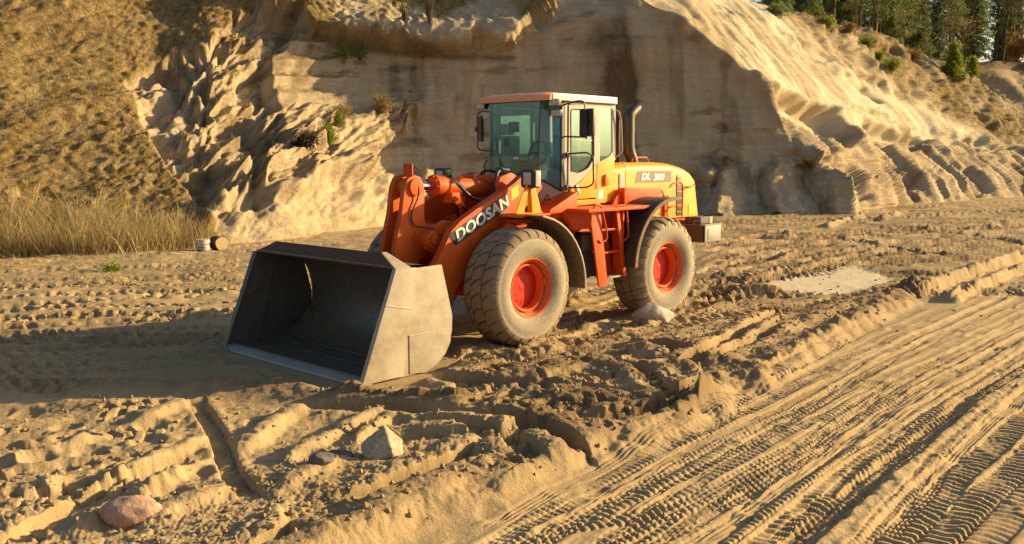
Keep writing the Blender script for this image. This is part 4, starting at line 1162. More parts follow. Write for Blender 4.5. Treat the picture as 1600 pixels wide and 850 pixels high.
# bell crank
BC = [(.85, 2.02), (.86, 2.15), (.92, 2.24), (1.02, 2.27), (1.13, 2.23), (1.19, 2.12), (1.25, 1.75), (1.36, 1.35), (1.42, .95), (1.46, .70), (1.40, .58), (1.26, .56), (1.16, .70), (1.05, 1.05), (.80, 1.22), (.80, 1.55), (.86, 1.7)]
def f(bm):
    for s in (-1, 1): prism(bm, BC, 'XZ', s*.085, s*.165, .012)
    prism(bm, [(.94, 1.80), (1.12, 1.80), (1.30, 1.1), (1.30, .85), (1.05, 1.1), (.90, 1.3)], 'XZ', -.085, .085, .01)
    cyl(bm, (1.01, -.20, 2.11), (1.01, .20, 2.11), .115, n=28); cyl(bm, (.90, -.19, 1.42), (.90, .19, 1.42), .16, n=28); cyl(bm, (1.36, -.21, .68), (1.36, .21, .68), .1)
    box(bm, .98, 1.00, -.09, .09, 2.24, 2.42, .004); box(bm, .93, 1.06, .165, .19, 2.02, 2.2, .01)
    for s in (-.05, .05): cyl(bm, (.97, s, 2.37), (1.012, s, 2.37), .013, n=10, w=0)
part('bell_crank', 'boom_orange', f)
part('tilt_link', 'boom_orange', lambda bm: (prism(bm, [(1.28, .62), (1.30, .76), (1.42, .78), (1.555, .80), (1.56, .72), (1.55, .64), (1.42, .58)], 'XZ', -.07, .07, .02),))
tc = part('tilt_cylinder', 'boom_orange', lambda bm: (cyl(bm, (.50, 0, 2.105), (-.52, 0, 2.06), .125, n=28), cyl(bm, (.56, 0, 2.108), (.36, 0, 2.10), .155, n=28),
     cyl(bm, (-.52, 0, 2.06), (-.70, 0, 2.04), .09, n=20), cyl(bm, (-.70, -.16, 2.04), (-.70, .16, 2.04), .10, n=24),
     [cyl(bm, (.565, .135*math.cos(k*PI/5), 2.108+.135*math.sin(k*PI/5)), (.59, .135*math.cos(k*PI/5), 2.108+.135*math.sin(k*PI/5)), .014, n=6, w=0) for k in range(10)]))
part('rod', 'chrome', lambda bm: cyl(bm, (.50, 0, 2.105), (1.0, 0, 2.118), .052, n=20), tc)
part('valve_block', 'boom_orange', lambda bm: (box(bm, .22, .42, .05, .24, 1.88, 2.02, .02), cyl(bm, (.36, .18, 1.95), (.36, .30, 1.90), .05), cyl(bm, (.26, .20, 1.90), (.28, .30, 1.82), .045)), tc)
part('cylinder_mount', 'boom_orange', lambda bm: box(bm, -.62, -.4, -.14, .14, 2.13, 2.24, .02), tc)
part('fitting', 'boom_orange', lambda bm: cyl(bm, (.18, .1, 2.18), (.18, .16, 2.24), .03), tc)
part('hydraulic_hose', 'black', lambda bm: (tube(bm, [(.3, .16, 2.19), (.18, .26, 2.02), (.02, .30, 1.92), (-.2, .30, 1.93), (-.36, .28, 2.05), (-.46, .24, 2.26), (-.6, .2, 2.32), (-.74, .2, 2.30)], .026, 8, 6),
     tube(bm, [(.3, .28, 1.85), (.1, .34, 1.72), (-.2, .34, 1.75), (-.5, .3, 1.9)], .024, 8, 6),
     tube(bm, [(.32, .2, 1.84), (.22, .2, 1.6), (0, .18, 1.5), (-.4, .2, 1.5)], .024, 8, 6),
     tube(bm, [(-.35, -.2, 2.0), (-.5, -.1, 2.28), (-.7, .0, 2.28), (-.85, .1, 2.15)], .022, 8, 6)))
part('hose_end', 'chrome', lambda bm: (cyl(bm, (-.60, .20, 2.32), (-.74, .20, 2.305), .036, n=8), cyl(bm, (.30, .16, 2.19), (.20, .24, 2.06), .030, n=8)))
part('grease_line', 'black', lambda bm: tube(bm, [(.98, .195, 2.12), (.985, .20, 2.02), (1.02, .195, 1.92), (1.09, .19, 1.8), (1.10, .185, 1.68), (1.04, .19, 1.60), (.96, .25, 1.58), (.86, .36, 1.56)], .010, 6, 6))
# lift cylinders between frame and boom
for s in (1, -1):
    lc = part('lift_cylinder', 'boom_orange', lambda bm: (cyl(bm, (-.55, s*.44, .92), (.0, s*.46, 1.13), .085), cyl(bm, (-.60, s*.38, .9), (-.60, s*.52, .9), .08)))
    part('rod', 'chrome', lambda bm: cyl(bm, (.0, s*.46, 1.13), (.35, s*.49, 1.34), .045), lc)
# name plate on the left arm
YA = .645
def onarm(X_, Z_, k=0.): return Vector((X_, YA+k, Z_))
pl0, pl1, pl2, pl3 = (.86, 1.515), (.735, 1.352), (-.245, 1.80), (-.215, 1.985)
part('name_plate', 'plate', lambda bm: prism(bm, [(.85, 1.50), (.845, 1.47), (.76, 1.355), (.73, 1.352), (-.235, 1.79), (-.262, 1.82), (-.235, 1.985), (-.215, 1.995)], 'XZ', YA, YA+.005, .0))
ex = Vector((-.245-.735, 0, 1.80-1.352)).normalized(); ey = Vector((0, 1, 0)).cross(ex)*-1
ey = ex.cross(Vector((0, 1, 0)))
if ey.z < 0: ey = -ey
text_obj('DOOSAN', .215, 'white', L, Vector((.715, YA+.010, 1.392)), ex, ey, .006, .12, 1.16, .0065, spacing=1.04)
part('caution_sticker', 'yellow', lambda bm: prism(bm, [(-.33, 1.90), (-.32, 2.06), (-.47, 2.12), (-.48, 1.97)], 'XZ', YA, YA+.004, 0))

# ---- bucket
SH = [(2.86, .035), (2.1, .03), (1.88, .09), (1.70, .22), (1.60, .42), (1.575, .62), (1.60, .82), (1.68, 1.02), (1.83, 1.17), (2.02, 1.235), (2.43, 1.245)]
BW = 1.45
SHs = [tuple(q) for q in spline([(a, 0, b) for a, b in SH], 4)[:, [0, 2]]]
def f(bm):
    n = len(SHs); off = []
    for i, p in enumerate(SHs):
        a = SHs[max(i-1, 0)]; b = SHs[min(i+1, n-1)]; dx, dz = b[0]-a[0], b[1]-a[1]; l_ = math.hypot(dx, dz); off.append((p[0]+dz/l_*.03*-1*-1, p[1]-dx/l_*.03*-1*-1))
    # outer skin lies outside: towards the back of the curve
    rows = []
    for y in (-BW, BW):
        rows.append([bm.verts.new((p[0], y, p[1])) for p in SHs]); rows.append([bm.verts.new((2*p[0]-o[0], y, 2*p[1]-o[1])) for p, o in zip(SHs, off)])
    A, Bk, A2, B2 = rows
    for i in range(n-1):
        bm.faces.new((A[i], A[i+1], A2[i+1], A2[i])); bm.faces.new((Bk[i], B2[i], B2[i+1], Bk[i+1]))
    for i in (0, n-1): bm.faces.new((A[i], A2[i], B2[i], Bk[i]))
bk = bpy.data.objects.new('bucket', None); C.objects.link(bk); bk.parent = L
part('shell', 'steel_in', f, bk)
SIDE = [(2.93, .01), (2.43, 1.235), (1.74, 1.245), (1.66, .95), (1.575, .62), (1.585, .42), (1.66, .22), (1.80, .09), (2.0, .0), (2.3, -.01)]
for s in (1, -1):
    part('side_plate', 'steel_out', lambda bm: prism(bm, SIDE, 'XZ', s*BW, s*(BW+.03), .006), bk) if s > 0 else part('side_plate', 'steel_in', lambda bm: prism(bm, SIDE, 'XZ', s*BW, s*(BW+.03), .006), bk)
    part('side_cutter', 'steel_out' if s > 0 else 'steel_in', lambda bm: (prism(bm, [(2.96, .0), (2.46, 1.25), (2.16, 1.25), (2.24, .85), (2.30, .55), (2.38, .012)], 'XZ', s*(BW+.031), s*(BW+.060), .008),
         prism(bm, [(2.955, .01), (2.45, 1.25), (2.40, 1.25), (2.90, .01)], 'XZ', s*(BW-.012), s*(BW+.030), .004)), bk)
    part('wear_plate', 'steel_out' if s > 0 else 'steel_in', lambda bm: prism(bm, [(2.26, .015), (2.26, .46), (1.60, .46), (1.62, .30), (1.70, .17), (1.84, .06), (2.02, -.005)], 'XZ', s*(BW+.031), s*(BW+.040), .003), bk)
def f(bm):
    y = BW+.062
    tube(bm, [(2.165, y-.02, 1.24), (2.24, y-.02, .85), (2.30, y-.02, .55), (2.375, y-.02, .03)], .010, 6, 1)
part('weld_seam', 'grey', f, bk)
part('weld_seam', 'grey', lambda bm: tube(bm, [(2.62, BW+.061, .86), (2.26, BW+.061, .78)], .007, 6, 1), bk)
part('weld_seam', 'grey', lambda bm: tube(bm, [(2.26, BW+.040, .462), (1.60, BW+.040, .462)], .007, 6, 1), bk)
# inner ribs of the far side plate
part('side_rib', 'steel_in', lambda bm: (prism(bm, [(2.62, .70), (2.20, .76), (2.20, .74), (2.62, .68)], 'XZ', -BW, -BW+.02, .003), prism(bm, [(2.50, .03), (2.22, 1.0), (2.18, 1.0), (2.46, .03)], 'XZ', -BW, -BW+.022, .003)), bk)
part('cutting_edge', 'grey', lambda bm: prism(bm, [(2.995, -.012), (2.985, .012), (2.90, .046), (2.82, .048), (2.82, -.012)], 'XZ', -BW-.055, BW+.055, .004), bk)
part('floor_seam', 'steel_in', lambda bm: (box(bm, 2.40, 2.415, -BW, BW, .034, .042, .002), box(bm, 2.05, 2.062, -BW, BW, .032, .041, .002)), bk)
SG = [(2.43, 1.24), (2.33, 1.40), (2.30, 1.40), (2.38, 1.22)]
def f(bm):
    # spill guard: raised plate leaning back, ends sloping down to the side plates
    def pt(y, top, back): 
        x_ = 2.44 if not top else 2.34; z_ = 1.245 if not top else 1.40
        return bm.verts.new((x_-(.022 if back else 0), y, z_-(0 if not back else .01)))
    ys = [(-BW-.02, 0), (-1.12, 1), (1.10, 1), (BW+.03, 0)]
    fr = [[pt(y, False, False) for y, _ in ys], [pt(y, False, True) for y, _ in ys]]
    tf = [pt(-1.12, True, False), pt(1.10, True, False)]; tb = [pt(-1.12, True, True), pt(1.10, True, True)]
    for q, tt in ((fr[0], tf), (fr[1], tb)):
        bm.faces.new((q[0], q[1], tt[0])); bm.faces.new((q[1], q[2], tt[1], tt[0])); bm.faces.new((q[2], q[3], tt[1]))
    bm.faces.new((tf[0], tf[1], tb[1], tb[0])); bm.faces.new((fr[0][0], tf[0], tb[0], fr[1][0])); bm.faces.new((fr[0][3], tf[1], tb[1], fr[1][3]))
    bm.faces.new((fr[0][0], fr[0][1], fr[1][1], fr[1][0])); bm.faces.new((fr[0][1], fr[0][2], fr[1][2], fr[1][1])); bm.faces.new((fr[0][2], fr[0][3], fr[1][3], fr[1][2]))
part('spill_guard', 'rust', f, bk)
part('guard_end', 'steel_out', lambda bm: [bm.faces.new([bm.verts.new(v) for v in q]) for q in (
    [(2.45, BW+.05, 1.252), (2.35, 1.12, 1.412), (2.28, 1.12, 1.412), (2.22, BW+.05, 1.252)],
    [(2.45, BW+.05, 1.252), (2.22, BW+.05, 1.252), (2.22, BW+.05, 1.23), (2.45, BW+.05, 1.23)],
    [(2.45, BW+.05, 1.23), (2.35, 1.12, 1.39), (2.35, 1.12, 1.412), (2.45, BW+.05, 1.252)],
    [(2.22, BW+.05, 1.23), (2.22, BW+.05, 1.252), (2.28, 1.12, 1.412), (2.28, 1.12, 1.39)],
    [(2.35, 1.12, 1.39), (2.28, 1.12, 1.39), (2.28, 1.12, 1.412), (2.35, 1.12, 1.412)],
    [(2.45, BW+.05, 1.23), (2.22, BW+.05, 1.23), (2.28, 1.12, 1.39), (2.35, 1.12, 1.39)])], bk)
part('mounting_lug', 'boom_orange', lambda bm: [prism(bm, [(1.50, .20), (1.48, .95), (1.60, 1.10), (1.555, .62), (1.60, .34)], 'XZ', y-.02, y+.02, .006) for y in () or (-.72, -.48, -.12, .12, .48, .72)], bk)
def f(bm):   # sand left in the far back corner
    nx, ny = 26, 30
    V = {}
    for i in range(nx):
        for j in range(ny):
            X_ = 1.66+.95*i/(nx-1); Y_ = -BW+.002+1.05*j/(ny-1)
            h = .15*max(0, 1-(X_-1.66)/.95)**1.0*max(0, 1-(Y_+BW)/1.05)**1.1-.02
            h += .012*math.sin(X_*37+Y_*21)*math.cos(Y_*31) * (h > .02)
            fl = .04 if X_ > 2.1 else .03+.35*((2.1-X_)/.5)**2.4
            V[i, j] = bm.verts.new((X_, Y_, max(fl-.02+h*1.0, .0)+.004))
    for i in range(nx-1):
        for j in range(ny-1): bm.faces.new((V[i, j], V[i+1, j], V[i+1, j+1], V[i, j+1]))
M['shaded_sand'] = stone_material('shaded_sand', (.10, .075, .045), (.15, .115, .07), (.20, .155, .10), 14)  # darker copy of the sand colour, standing in for the bucket's shade
so = part('sand_in_bucket', 'shaded_sand', f); so.parent = None; so.matrix_world = Matrix.Translation((LOC[0], LOC[1], 0)) @ Matrix.Rotation(RZ, 4, 'Z')
attr(so.data, 'moist_shade', np.full(len(so.data.vertices), .75)); so['kind'] = 'stuff'; tag(so, 'small heap of sand left in the back corner of the bucket', 'sand')

# ---- front fenders, lamp brackets, lamps
for s in (1, -1):
    arc = [(-.10, 1.735), (-.22, 1.735)] + [(0+1.045*math.cos(math.radians(a)), WZ+.01+1.0*math.sin(math.radians(a))) for a in range(108, 196, 8)]
    arc = [(-.12, 1.735)]+[(-1.04*math.sin(math.radians(a)), .70+1.035*math.cos(math.radians(a))) for a in range(12, 95, 8)]
    inn = [(x*.985, .70+(z-.70)*.982) for x, z in arc]
    fd = part('front_fender', 'dustyflap', lambda bm: (prism(bm, arc+inn[::-1], 'XZ', s*.74, s*1.40, .004),), smooth=50)
    part('fender_lip', 'steel_out', lambda bm: prism(bm, [(x*1.008, .70+(z-.70)*1.008) for x, z in arc]+inn[::-1], 'XZ', s*1.402, s*1.425, .004), fd)
    part('fender_top', 'orange', lambda bm: (box(bm, -.62, -.10, s*.66, s*1.12, 1.705, 1.73, .004), prism(bm, [(-.10, 1.728), (-.03, 1.70), (-.035, 1.688), (-.11, 1.71)], 'XZ', s*.66, s*1.12, .003),
         prism(bm, [(-.12, 1.70), (-.62, 1.70), (-.62, 1.45), (-.2, 1.62)], 'XZ', s*.66, s*.675, .003)), fd)
    br = part('lamp_bracket', 'amber', lambda bm: (prism(bm, [(-.13, 1.735), (-.30, 1.735), (-.40, 2.12), (-.34, 2.12)], 'XZ', s*.90, s*.915, .003), prism(bm, [(-.40, 1.735), (-.66, 1.735), (-.52, 2.12), (-.46, 2.12)], 'XZ', s*.90, s*.915, .003),
         box(bm, -.64, -.12, s*.86, s*.96, 1.732, 1.742, .002), prism(bm, [(.86*s, 1.74), (.96*s, 1.74), (.93*s, 2.10), (.87*s, 2.10)], 'YZ', -.44, -.425, .002)))
    lm = part('head_lamp', 'black', lambda bm: (prism(bm, rrect(s*.90-.125, s*.90+.125, 2.08, 2.34, .05), 'YZ', -.52, -.38, .012),))
    part('lens', 'lens', lambda bm: prism(bm, rrect(s*.90-.07, s*.90+.07, 2.125, 2.295, .012), 'YZ', -.379, -.372, .002), lm)
    part('turn_signal', 'lens', lambda bm: box(bm, -.50, -.40, s*1.026, s*1.045, 2.10, 2.32, .008), lm)

# ---- platform, steps and panels under the cab
part('cab_platform', 'orange', lambda bm: (
    prism(bm, [(-.86, 1.70), (-.86, 1.76), (-1.46, 2.00), (-1.46, 1.72)], 'XZ', .62, .90, .006),
    prism(bm, [(-1.24, 1.72), (-1.24, 1.765), (-2.95, 1.765), (-2.95, 1.72)], 'XZ', .66, 1.30, .006),
    prism(bm, [(-2.5, 1.765), (-2.95, 1.765), (-2.95, 2.02), (-2.60, 1.90)], 'XZ', .70, .76, .006),
    prism(bm, [(-2.72, 1.765), (-3.7, 1.765), (-3.7, 2.0), (-2.72, 2.02)], 'XZ', .70, .82, .006),
    prism(bm, [(-1.14, 1.72), (-1.4, 1.44), (-2.35, 1.44), (-2.35, 1.72)], 'XZ', .82, .90, .006),
    box(bm, -2.6, -1.0, -.9, .80, 1.62, 1.70, .01),
    prism(bm, [(-.90, 1.52), (-.90, 1.72), (-1.6, 1.72), (-1.6, 1.52)], 'XZ', -.55, .62, .006)))
def f(bm):
    prism(bm, [(-1.36, 1.74), (-1.60, 1.74), (-1.80, .62), (-1.60, .60)], 'XZ', 1.19, 1.22, .006)
    prism(bm, [(-1.98, 1.74), (-2.05, 1.74), (-2.26, .72), (-2.20, .70)], 'XZ', 1.19, 1.22, .006)
    prism(bm, [(-1.80, 1.70), (-2.05, 1.72), (-2.26, .72), (-2.02, .74)], 'XZ', .93, .96, .006)
    prism(bm, [(.96, 1.70), (1.19, 1.72), (1.19, .72), (1.02, .72)], 'YZ', -2.22, -2.19, .004)
st = part('ladder', 'orange', f)
for z_, x_ in ((1.44, -1.55), (1.10, -1.62), (.72, -1.70)):
    part('step', 'orange' if z_ > .8 else 'steel_out', lambda bm: box(bm, x_-.60 if z_ < .8 else x_-.52, x_-.10, .97, 1.19, z_-.015, z_+.012, .004), st)
part('handrail', 'orange', lambda bm: (tube(bm, roundpath([(-1.36, 1.24, 1.52), (-1.34, 1.26, 1.72), (-1.44, 1.27, 1.84), (-1.56, 1.27, 1.80), (-1.72, 1.25, 1.42), (-1.74, 1.24, 1.30), (-1.62, 1.23, 1.26), (-1.56, 1.23, 1.30)], .05), .014, 8, 1),))
part('handrail', 'orange', lambda bm: (tube(bm, roundpath([(-1.95, 1.24, 1.78), (-2.10, 1.25, 1.80), (-2.20, 1.25, 1.72), (-2.27, 1.24, 1.32), (-2.2, 1.23, 1.26), (-2.08, 1.2, 1.25)], .05), .013, 8, 1),))

# ---- cab
cab = bpy.data.objects.new('cab', None); C.objects.link(cab); cab.parent = L
CY = .68
YC = .40         # start of the angled corner pane
# floor pan + lower bodywork
part('cab_base', 'amber', lambda bm: (
    prism(bm, [(-1.46, 1.768), (-1.42, 2.0), (-1.48, 2.03), (-1.62, 1.86), (-2.18, 1.86), (-2.20, 2.40), (-2.62, 2.54), (-2.66, 1.90), (-2.58, 1.80)], 'XZ', CY-.06, CY, .006),
    prism(bm, [(-1.46, 1.72), (-1.42, 2.02), (-2.66, 2.30), (-2.66, 1.80)], 'XZ', -CY, -CY+.05, .006), box(bm, -2.66, -2.62, -CY, CY-.062, 1.8, 2.55, .004)), cab)
part('cab_floor', 'interior', lambda bm: (box(bm, -2.6, -1.2, -CY+.05, CY-.065, 1.765, 1.80, .002), prism(bm, [(-1.16, 1.8), (-1.16, 2.14), (-1.30, 2.30), (-1.42, 2.30), (-1.42, 1.8)], 'XZ', -.5, .35, .02)), cab)
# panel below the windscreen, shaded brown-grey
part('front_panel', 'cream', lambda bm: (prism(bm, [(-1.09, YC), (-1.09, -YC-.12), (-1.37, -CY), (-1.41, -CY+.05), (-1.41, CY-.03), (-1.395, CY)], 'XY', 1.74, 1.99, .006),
    prism(bm, [(-1.085, YC), (-1.085, -YC-.12), (-1.12, -YC-.12), (-1.12, YC)], 'XY', 1.99, 2.14, .004),
    ), cab)
def quad(bm, vs, th):
    a = [Vector(v) for v in vs]; n_ = (a[1]-a[0]).cross(a[2]-a[0]).normalized()*th
    A = [bm.verts.new(v) for v in a]; B = [bm.verts.new(v-n_) for v in a]; k = len(a)
    bm.faces.new(A); bm.faces.new(B[::-1])
    for i in range(k): bm.faces.new((A[i], B[i], B[(i+1) % k], A[(i+1) % k]))
# lower triangle of the corner panel
part('corner_panel', 'cream', lambda bm: quad(bm, [(-1.09, YC+.003, 1.985), (-1.40, CY-.005, 1.985), (-1.40, CY-.005, 2.02), (-1.32, .61, 2.05), (-1.14, .455, 2.17), (-1.09, YC+.003, 2.25)], .03), cab)
# pillars
def pillar(bm, p0, p1, w=.05, d=.05): 
    a, b = Vector(p0), Vector(p1)
    for i in range(1):
        t_ = bmesh.new(); bmesh.ops.create_cube(t_, size=1); bev(t_, list(t_.edges), .12, 2)
        dz = b-a; Mx = Matrix.Translation((a+b)/2) @ Matrix(((1, 0, dz.x/dz.z, 0), (0, 1, dz.y/dz.z, 0), (0, 0, 1, 0), (0, 0, 0, 1))) @ Matrix.Diagonal((w, d, dz.z, 1))
        merge(bm, t_, Mx)
part('pillar', 'black', lambda bm: pillar(bm, (-1.39, CY-.03, 2.0), (-1.39, CY-.03, 3.31), .05, .05), cab)
part('pillar', 'cream', lambda bm: (pillar(bm, (-1.46, CY-.03, 2.0), (-1.46, CY-.03, 3.31), .075, .055)), cab)
part('pillar', 'cream', lambda bm: (pillar(bm, (-2.20, CY-.03, 2.38), (-2.18, CY-.03, 3.31), .09, .055)), cab)
part('pillar', 'cream', lambda bm: (pillar(bm, (-2.63, CY-.03, 2.45), (-2.60, CY-.03, 3.31), .075, .06)), cab)
part('pillar', 'black', lambda bm: pillar(bm, (-1.13, -.53, 2.15), (-1.13, -.53, 3.31), .03, .03), cab)
part('pillar', 'cream', lambda bm: pillar(bm, (-1.40, -CY+.03, 2.0), (-1.40, -CY+.03, 3.31), .05, .05), cab)
part('pillar', 'cream', lambda bm: pillar(bm, (-2.20, -CY+.03, 2.2), (-2.18, -CY+.03, 3.31), .05, .05), cab)
part('pillar', 'cream', lambda bm: pillar(bm, (-2.63, -CY+.03, 2.3), (-2.60, -CY+.03, 3.31), .07, .06), cab)
part('header_rail', 'cream', lambda bm: (box(bm, -2.64, -1.40, CY-.055, CY, 3.27, 3.325, .004), box(bm, -2.64, -1.40, -CY, -CY+.055, 3.27, 3.325, .004), box(bm, -2.64, -2.60, -CY, CY, 3.2, 3.32, .004)), cab)
# panes
part('windscreen', 'glass', lambda bm: quad(bm, [(-1.10, -.55, 2.13), (-1.10, YC+.04, 2.13), (-1.10, YC+.10, 3.31), (-1.10, -.55, 3.31)], .006), cab)
part('corner_window', 'glass', lambda bm: quad(bm, [(-1.10, YC+.04, 2.22), (-1.20, .50, 2.15), (-1.33, .61, 2.06), (-1.385, CY-.02, 2.03), (-1.385, CY-.02, 3.31), (-1.10, YC+.10, 3.31)], .006), cab)
part('corner_window', 'glass', lambda bm: quad(bm, [(-1.38, -CY+.02, 2.0), (-1.10, -.56, 2.13), (-1.10, -.56, 3.31), (-1.38, -CY+.02, 3.31)], .006), cab)
part('rear_window', 'glass_side', lambda bm: quad(bm, [(-2.61, -.60, 2.5), (-2.61, .60, 2.5), (-2.60, .60, 3.25), (-2.60, -.60, 3.25)], .006), cab)
part('side_window', 'glass_side', lambda bm: prism(bm, [(-2.255, 2.42), (-2.235, 3.25), (-2.56, 3.25), (-2.585, 2.58), (-2.5, 2.50)], 'XZ', CY-.022, CY-.014, 0), cab)
part('window_seal', 'grey', lambda bm: frame_xz(bm, [(-2.24, 2.38), (-2.22, 3.275), (-2.575, 3.275), (-2.60, 2.55), (-2.5, 2.465)], [(-2.262, 2.43), (-2.245, 3.25), (-2.555, 3.25), (-2.578, 2.58), (-2.495, 2.505)], CY-.03, CY-.004), cab)
part('side_window', 'glass_side', lambda bm: (prism(bm, [(-1.45, 2.05), (-1.45, 3.26), (-2.15, 3.26), (-2.15, 2.1)], 'XZ', -CY+.02, -CY+.026, 0), prism(bm, [(-2.25, 2.3), (-2.25, 3.26), (-2.55, 3.26), (-2.55, 2.4)], 'XZ', -CY+.02, -CY+.026, 0)), cab)
part('seal', 'black', lambda bm: (quad(bm, [(-1.098, -.56, 2.10), (-1.098, YC+.04, 2.10), (-1.098, YC+.04, 2.14), (-1.098, -.56, 2.14)], .01),
     tube(bm, [(-1.095, YC+.045, 2.20), (-1.20, .505, 2.14), (-1.33, .615, 2.045), (-1.39, CY-.015, 2.01)], .016, 6, 2), tube(bm, [(-1.095, YC+.04, 2.14), (-1.095, YC+.10, 3.30)], .008, 6, 1)), cab)
# door
DO = [(-1.505, 2.04), (-1.505, 3.26), (-2.14, 3.27), (-2.16, 1.90), (-1.72, 1.89), (-1.60, 1.98)]
DI = [(-1.56, 2.30), (-1.545, 3.20), (-2.08, 3.21), (-2.10, 2.50), (-1.96, 2.34), (-1.75, 2.27)]
door = part('door', 'cream', lambda bm: frame_xz(bm, [(-1.505, 2.04), (-1.505, 3.26), (-2.145, 3.27), (-2.155, 2.40), (-1.85, 2.18), (-1.56, 2.04)], DI, CY-.03, CY+.012), cab)
part('door_skin', 'amber', lambda bm: prism(bm, [(-1.57, 2.03), (-1.85, 2.17), (-2.155, 2.39), (-2.165, 1.885), (-1.72, 1.875), (-1.575, 2.0)], 'XZ', CY-.03, CY+.014, .004), door)
part('window', 'glass_side', lambda bm: prism(bm, DI, 'XZ', CY-.012, CY-.006, 0), door)
part('window_seal', 'black', lambda bm: tube(bm, [(x, CY+.013, z) for x, z in roundpath([Vector((q[0], q[1], 0)) for q in DI+[DI[0]]], .05, 3) and [(v.x, v.y) for v in roundpath([Vector((q[0], q[1], 0)) for q in DI+[DI[0]]], .05, 3)]], .008, 5, 1), door)
part('window_rail', 'grey', lambda bm: box(bm, -2.09, -1.56, CY-.01, CY+.005, 2.745, 2.757, .002), door)
part('handle', 'chrome', lambda bm: prism(bm, [(-1.70, 1.96), (-1.655, 2.06), (-1.68, 2.10), (-1.74, 2.04), (-1.77, 1.96), (-1.73, 1.935)], 'XZ', CY+.015, CY+.03, .006), door)
for z_ in (2.02, 2.50): part('hinge', 'black', lambda bm: box(bm, -1.52, -1.44, CY+.002, CY+.035, z_, z_+.07, .006), cab)
part('grab_rail', 'black', lambda bm: tube(bm, roundpath([(-1.46, CY+.02, 2.55), (-1.72, CY+.20, 2.57), (-1.82, CY+.22, 2.50), (-1.86, CY+.20, 2.10), (-1.74, CY+.16, 2.05), (-1.46, CY+.02, 2.055)], .06), .013, 8, 1), cab)
part('grab_rail', 'cream', lambda bm: tube(bm, roundpath([(-2.62, CY+.02, 3.22), (-2.66, CY+.05, 3.20), (-2.72, CY+.05, 3.05), (-2.76, CY+.05, 2.58), (-2.66, CY+.0, 2.50)], .05), .012, 8, 1), cab)
part('marker_lamp', 'amberlens', lambda bm: (prism(bm, rrect(-2.46, -2.36, 2.06, 2.24, .04), 'XZ', CY+.001, CY+.04, .012),), cab)
part('sticker', 'white', lambda bm: prism(bm, [(-2.23, 1.86), (-2.23, 2.0), (-2.35, 2.0), (-2.35, 1.86)], 'XZ', CY+.001, CY+.004, 0), cab)
part('latch_plate', 'orange', lambda bm: box(bm, -2.185, -2.125, CY+.003, CY+.018, 2.02, 2.16, .003), cab)
# roof: crowned, drooping visor lips at the front corners
def f(bm):
    nx, ny = 14, 17; V = {}
    for lay in (0, 1):
        for i in range(nx):
            for j in range(ny):
                fx = i/(nx-1); fy = j/(ny-1)*2-1
                X_ = -1.05-1.58*fx; Y_ = .72*fy
                if fx < .12: X_ += .04*math.cos(fy*PI/2)
                z = 3.45-.015*fy*fy+.02*max(0, 1-fx*4)*(abs(fy)**3)
                e = max(abs(fy)**9, max(0, 1-fx*7)**2*.9, max(0, fx*8-7)**2*.8)
                z -= .07*min(e, 1)
                if lay: z = 3.312
                V[lay, i, j] = bm.verts.new((X_, Y_, z))
    for lay in (0, 1):
        for i in range(nx-1):
            for j in range(ny-1): bm.faces.new((V[lay, i, j], V[lay, i+1, j], V[lay, i+1, j+1], V[lay, i, j+1]))
    per = [(i, 0) for i in range(nx)]+[(nx-1, j) for j in range(1, ny)]+[(i, ny-1) for i in range(nx-2, -1, -1)]+[(0, j) for j in range(ny-2, 0, -1)]
    for a, b in zip(per, per[1:]+per[:1]): bm.faces.new((V[(0,)+a], V[(0,)+b], V[(1,)+b], V[(1,)+a]))
part('roof', 'roof', f, cab, 50)
part('roof_sun_strip', 'white', lambda bm: box(bm, -2.61, -1.10, .716, .732, 3.318, 3.415, .006), cab)  # white strip that paints sunlight onto the left side of the orange roof
part('roof_gutter', 'black', lambda bm: box(bm, -2.6, -1.05, -.70, .70, 3.306, 3.321, .002), cab)
for s in (1, -1):
    for (z_, y_, xx) in ((3.28, .74, -1.07), (3.13, .70, -1.16)):
        wl = part('work_lamp', 'black', lambda bm: (box(bm, xx-.11, xx-.03, s*y_-.085, s*y_+.085, z_-.05, z_+.05, .012), cyl(bm, (xx-.08, s*y_, z_), (-1.32, s*(CY-.04), z_+.03), .015, n=8)), cab)
        part('lens', 'lens', lambda bm: box(bm, xx-.03, xx-.02, s*y_-.078, s*y_+.078, z_-.043, z_+.043, .003), wl)
# mirrors
m_ = part('mirror', 'black', lambda bm: prism(bm, rrect(.98-.13, .98+.13, 2.80, 3.20, .03), 'YZ', -1.60, -1.55, .012), cab)
part('mirror_arm', 'black', lambda bm: (tube(bm, roundpath([(-1.42, CY, 3.26), (-1.45, .90, 3.31), (-1.50, .98, 3.30), (-1.53, 1.0, 3.10), (-1.53, 1.0, 2.76)], .06), .012, 8, 1), tube(bm, [(-1.42, CY, 2.80), (-1.53, 1.0, 2.79)], .012, 8, 1), box(bm, -1.55, -1.51, .97, 1.03, 2.98, 3.06, .006)), m_)
m_ = part('mirror', 'black', lambda bm: box(bm, -1.36, -1.32, -1.10, -.88, 2.74, 3.14, .012, R=Matrix.Rotation(math.radians(-28), 3, 'Z')), cab)
part('mirror_arm', 'black', lambda bm: (tube(bm, roundpath([(-1.30, -.72, 3.20), (-1.34, -1.0, 3.22), (-1.38, -1.10, 3.16), (-1.40, -1.12, 2.64), (-1.38, -1.0, 2.60), (-1.40, -.70, 2.60)], .06), .012, 8, 1), box(bm, -1.42, -1.36, -1.14, -1.09, 2.9, 2.97, .006)), m_)
part('grab_rail', 'black', lambda bm: tube(bm, roundpath([(-1.12, -.62, 2.46), (-1.10, -.66, 2.40), (-1.10, -.66, 1.95)], .04), .012, 8, 1), cab)
